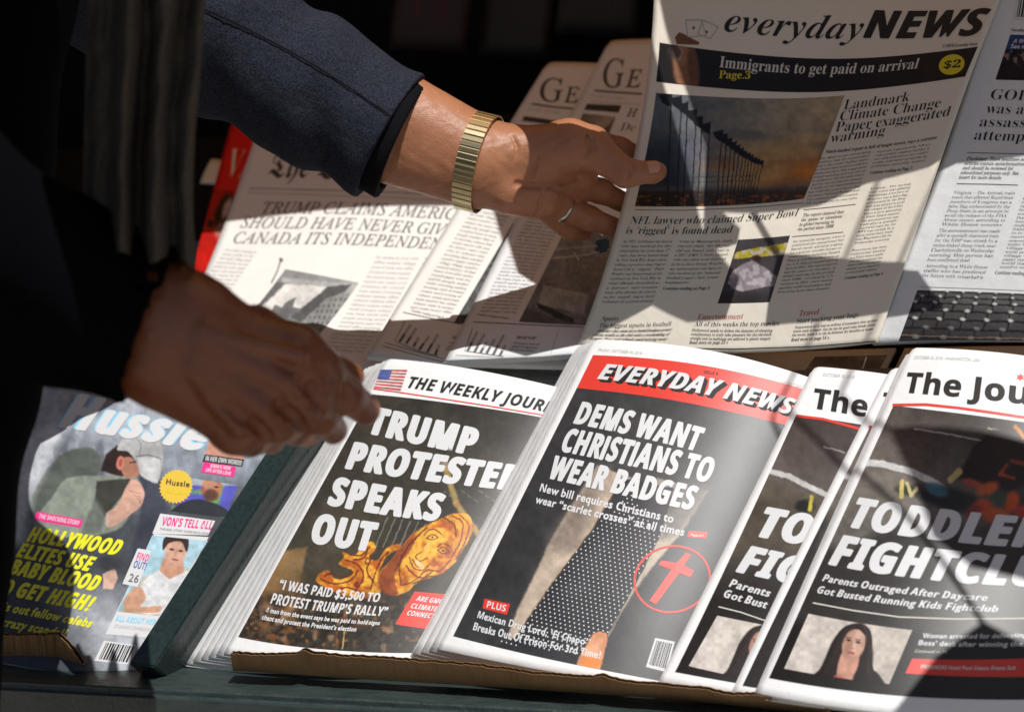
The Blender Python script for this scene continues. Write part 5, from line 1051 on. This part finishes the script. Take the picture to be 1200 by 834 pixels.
M['skin_r'] = mat('shaded_brown_skin', (.27, .088, .036), .30, noise=(24, .8, (.16, .046, .018)), bump=[(800, .35, .0008), (200, .3, .0014)], sss=.04, spec=.6)  # same person's skin, darkened to carry the shade on the lower hand
M['nail'] = mat('fingernail', (.55, .28, .18), .25, spec=.5)
M['wool'] = mat('navy_wool', (.006, .0068, .0105), .95, noise=(520, .55, (.040, .046, .066)), bump=[(900, .9, .0010), (30, .6, .008), (110, .4, .003)], spec=.08)
M['shadewool'] = mat('shaded_wool', (.0022, .0022, .003), .95, noise=(700, .6, (.0045, .0045, .006)), bump=[(30, .3, .004)], spec=.02)  # coat's shade put into the colour; its cloth is the sleeve's navy
M['knit'] = mat('black_knit_cuff', (.007, .007, .009), .95, bump=[(1200, .4, .0005)], spec=.05)
M['scarf'] = mat('grey_brown_wool', (.048, .041, .033), .98, noise=(420, .9, (.15, .13, .105)), bump=[(700, .9, .0016), (60, .6, .006)], spec=.03)
M['brass'] = mat('brushed_gold_metal', (.74, .62, .36), .30, metal=1, bump=[(600, .2, .0003)])
M['silver'] = mat('silver_metal', (.6, .6, .6), .25, metal=1)
feet = c2w(B_(-230, 2300, 1.0)); feet[2] = 0
me_ = thing('person', 'person in dark coat and grey scarf holding up a newspaper, other hand reaching down', 'person', feet)
def add(name, V, Q, m, smooth=True, parent=None): return mesh_obj(name, c2w(V), Q, m, parent or me_, smooth)
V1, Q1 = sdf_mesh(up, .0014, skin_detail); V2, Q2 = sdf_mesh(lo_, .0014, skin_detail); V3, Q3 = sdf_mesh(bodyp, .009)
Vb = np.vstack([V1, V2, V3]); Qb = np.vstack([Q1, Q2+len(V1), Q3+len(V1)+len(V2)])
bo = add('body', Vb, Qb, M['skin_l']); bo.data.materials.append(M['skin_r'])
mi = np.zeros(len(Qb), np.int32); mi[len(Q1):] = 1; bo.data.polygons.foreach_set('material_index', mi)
# coat: torso, skirt of the coat and the near sleeve
def folds(G, D):
    return D+.004*np.sin(G[..., 0]*38+3*np.sin(G[..., 1]*9))*np.sin(G[..., 1]*14+G[..., 2]*10)+.002*np.sin(G[..., 1]*45+G[..., 0]*60)
cuff_r = nrm(R_(205, 392)-R_(60, 330)); cr0 = R_(186, 388)
def coat_x(G, D):
    D = folds(G, D); inn = sd_caps(G, R_(60, 330), R_(240, 404), .052, .046); beyond = (G-cr0)@cuff_r
    near = np.linalg.norm(G-cr0, axis=-1) < .16
    D2 = np.maximum(D, np.where(near, beyond, -1)); return np.where(near, np.maximum(D2, -inn), D2)
coat = [P('+', B_(-172, -60, 1.16), B_(-222, 430, 1.10), .155, .142, .03), P('+', B_(-222, 430, 1.10), B_(-345, 1150, 1.06), .142, .165, .03),
        P('+', B_(-60, -165, 1.42), B_(-310, -185, .98), .092, .092, .05), P('+', B_(-60, -165, 1.42), B_(40, -100, 1.46), .085, .084, .04),
        P('+', B_(-310, -185, .98), B_(-150, 250, .92), .088, .078, .03), P('+', B_(-150, 250, .92), R_(90, 345), .075, .060, .03), P('+', R_(90, 345), R_(215, 400), .060, .055, .02)]
V4, Q4 = sdf_mesh(coat, .006, coat_x); add('coat', V4, Q4, M['shadewool'])
tr = [P('+', B_(sx_+10, 1100, 1.06), B_(sx_+12, 2230, .98), .10, .075, .03) for sx_ in (-330, -215)]
V5, Q5 = sdf_mesh(tr, .012); add('trousers', V5, Q5, M['shadewool'])
for sx_ in (-330, -215):
    V6, Q6 = sdf_mesh([P('+', B_(sx_+12, 2290, .98), B_(sx_+120, 2330, 1.04), .05, .04, .02)], .01); add('shoe', V6, Q6, M['knit'])
# far sleeve with its folded cuff
cn = nrm(cc(1, 0, 1)*0+np.array([.86, -.50, 0])); cp = L_(456, 163)
sl = [P('+', B_(-40, -150, 1.43), B_(60, -90, 1.47), .09, .086, .03), P('+', B_(60, -90, 1.47), L_(215, 20, -.03), .084, .077, .03), P('+', L_(215, 20, -.03), L_(367, 106), .077, .068, .02), P('+', L_(367, 106), L_(475, 171), .068, .0655, .02)]
def sleeve_x(G, D):
    q = G-cp; D = D+.0030*np.sin((G@cn)*75+2*np.sin(G[..., 1]*26))*np.sin(G[..., 1]*34+G[..., 0]*12)+.0016*np.sin((G@cn)*160+G[..., 1]*90)
    e = q@cn; inn = sd_caps(G, L_(300, 70), L_(520, 196), .060, .058); return np.maximum(np.maximum(D, e), np.where(e > -.12, -inn, -1))
V7, Q7 = sdf_mesh(sl, .0026, sleeve_x); add('coat_sleeve', V7, Q7, M['wool'])
cp2 = L_(470, 170); cn2 = nrm(np.array([.90, -.43, 0]))
def cuff_x(G, D):
    e = (G-cp2)@cn2; b_ = (G-cp)@cn; inn = sd_caps(G, L_(380, 105), L_(530, 200), .052, .050); return np.maximum(np.maximum(np.maximum(D, e), -b_-.05), -inn)
V8, Q8 = sdf_mesh([P('+', L_(400, 122), L_(500, 186), .062, .0585, .02)], .0022, cuff_x); add('inner_cuff', V8, Q8, M['knit'])
def surf_pt(prims, c, d, r1=.12, wob=None):
    lo__, hi__ = 0., r1
    for _ in range(30):
        m__ = (lo__+hi__)/2; q = sd_prims((c+d*m__)[None], prims)[0]
        if wob is not None: q = wob((c+d*m__)[None], np.array([q]))[0]
        lo__, hi__ = (m__, hi__) if q < 0 else (lo__, m__)
    return c+d*lo__
# sleeve seam: a thin stitched ridge lying on the cloth
sp = []
for t in np.linspace(0, 1, 40):
    x, y = 232+t*245, 8+t*142-10*math.sin(t*3.1); ray = nrm(cc(x, y, 1.)); a, b = 1.3, 1.56
    for z in np.linspace(1.40, 1.62, 220):
        p = cc(x, y, z)
        if sleeve_x(p[None], sd_prims(p[None], sl))[0] < 0: break
    sp.append(cc(x, y, z-.0022))
sp = np.array(sp); V = np.vstack([sp+np.array([0, .0009, 0]), sp-np.array([0, .0009, 0])]); add('sleeve_seam', V, [(i, i+1, 40+i+1, 40+i) for i in range(39)], M['knit'], False)
# thumb nail
def nail(c, d, n, l, w_, name='thumb_nail'):
    d = nrm(d); n = nrm(n-d*n.dot(d)); s_ = np.cross(d, n); V, F = [], []
    for i in range(9):
        for j in range(7):
            a = (i/8-.5)*2; b = (j/6-.5)*2; k = math.sqrt(max(0, 1-.35*a*a)) if a < 0 else math.sqrt(max(0, 1-.75*a**4)); V.append(c+d*a*l/2+s_*b*w_/2*k+n*(.0016-(b*k)**2*.0026-.0008*a*a))
    for i in range(8):
        for j in range(6): F.append((i*7+j, i*7+j+1, i*7+8+j, i*7+7+j))
    return add(name, np.array(V), F, M['nail'])
tn = nrm(np.array([.10, .42, .90])); p = surf_pt(up, L_(762, 202, -.012), tn, .03); nail(p-tn*.0006, L_(770, 201, -.012)-L_(750, 203, -.013), tn, .0145, .0135)
# expanding metal watch band
wc = L_(561, 189); ax_ = nrm(np.array([.93, -.26, .22])); e1 = nrm(np.array([-.26, -.95, 0])-ax_*np.dot(ax_, [-.26, -.95, 0])); e2 = np.cross(ax_, e1)
band = bpy.data.objects.new('watch_band', None)
N_L = 46; ptsb = [surf_pt(up, wc, nrm(e1*math.cos(a)+e2*math.sin(a)), .09) for a in np.linspace(0, 2*math.pi, N_L+1)[:-1]]
V, F = [], []
for q in ptsb:
    o_ = nrm(q-wc); V += [q+o_*.0008-ax_*.0088, q+o_*.0008+ax_*.0088]
for i in range(N_L): j = (i+1) % N_L; F.append((2*i, 2*i+1, 2*j+1, 2*j))
band = add('watch_band', V, F, M['brass'])
for i, q in enumerate(ptsb):
    o_ = nrm(q-wc); nx_ = nrm(ptsb[(i+1) % N_L]-ptsb[i-1]); o_ = nrm(np.cross(nx_, ax_)) if np.dot(np.cross(nx_, ax_), o_) > 0 else -nrm(np.cross(nx_, ax_))
    ln = np.linalg.norm(ptsb[(i+1) % N_L]-q)*.95; prof = [(-.5, 0), (-.5, .82), (-.38, 1.), (.38, 1.), (.5, .82), (.5, 0)]; Vk = []
    for sgn in (-1, 1):
        for (u, v) in prof: Vk.append(q+nx_*ln*u+o_*(.0008+v*.0019+.0002*(i % 2))+ax_*sgn*.0104*(1-.04*v))
    Fk = [tuple(range(6)), tuple(range(11, 5, -1))]+[(k, k+1, k+7, k+6) for k in range(5)]+[(5, 0, 6, 11)]
    add('link', Vk, Fk, M['brass'], False, band)
# ring
rc = L_(662, 243, .042); ra_ = nrm(L_(690, 256, .052)-L_(646, 236, .034)); r1_ = nrm(np.cross(ra_, [0, 0, 1.])); r2_ = np.cross(ra_, r1_); V, F = [], []
for i in range(40):
    a = i/40*2*math.pi; d = r1_*math.cos(a)+r2_*math.sin(a)
    for (u, v) in ((-.0028, .0), (-.0022, .0016), (.0022, .0016), (.0028, 0)): V.append(rc+d*(.0139+v)+ra_*u)
for i in range(40):
    for k in range(3): j = (i+1) % 40; F.append((i*4+k, i*4+k+1, j*4+k+1, j*4+k))
add('ring', V, F, M['silver'])
# scarf: a folded length of wool hanging from the neck
nS, mS = 90, 120; V, F = [], []
for side_ in (0, 1):
    for i in range(mS+1):
        v = i/mS; y = -330+v*(628)
        for j in range(nS+1):
            u = j/nS; x = 104+u*(133-4*math.sin(v*9))+6*math.sin(v*5)-8*(1-v)
            f = .016*math.sin(u*u*9+u*9+v*.8)+.007*math.sin(u*26+v*3+math.sin(v*5))+.004*math.sin(v*13+u*8)+.0016*math.sin(v*47+u*31); yy = y+6*math.sin(u*14)*v+ (10*u if v > .98 else 0)
            V.append(cc(x, yy, .99+f+.03*abs(u-.45)+side_*.012))
n0 = (nS+1)*(mS+1)
for i in range(mS):
    for j in range(nS):
        a = i*(nS+1)+j; F.append((a, a+nS+1, a+nS+2, a+1)); F.append((n0+a, n0+a+1, n0+a+nS+2, n0+a+nS+1))
rg = [j for j in range(nS+1)]+[i*(nS+1)+nS for i in range(1, mS+1)]+[mS*(nS+1)+j for j in range(nS-1, -1, -1)]+[i*(nS+1) for i in range(mS-1, 0, -1)]
for a, b in zip(rg, rg[1:]+rg[:1]): F.append((a, b, n0+b, n0+a))
add('scarf', V, F, M['scarf'])
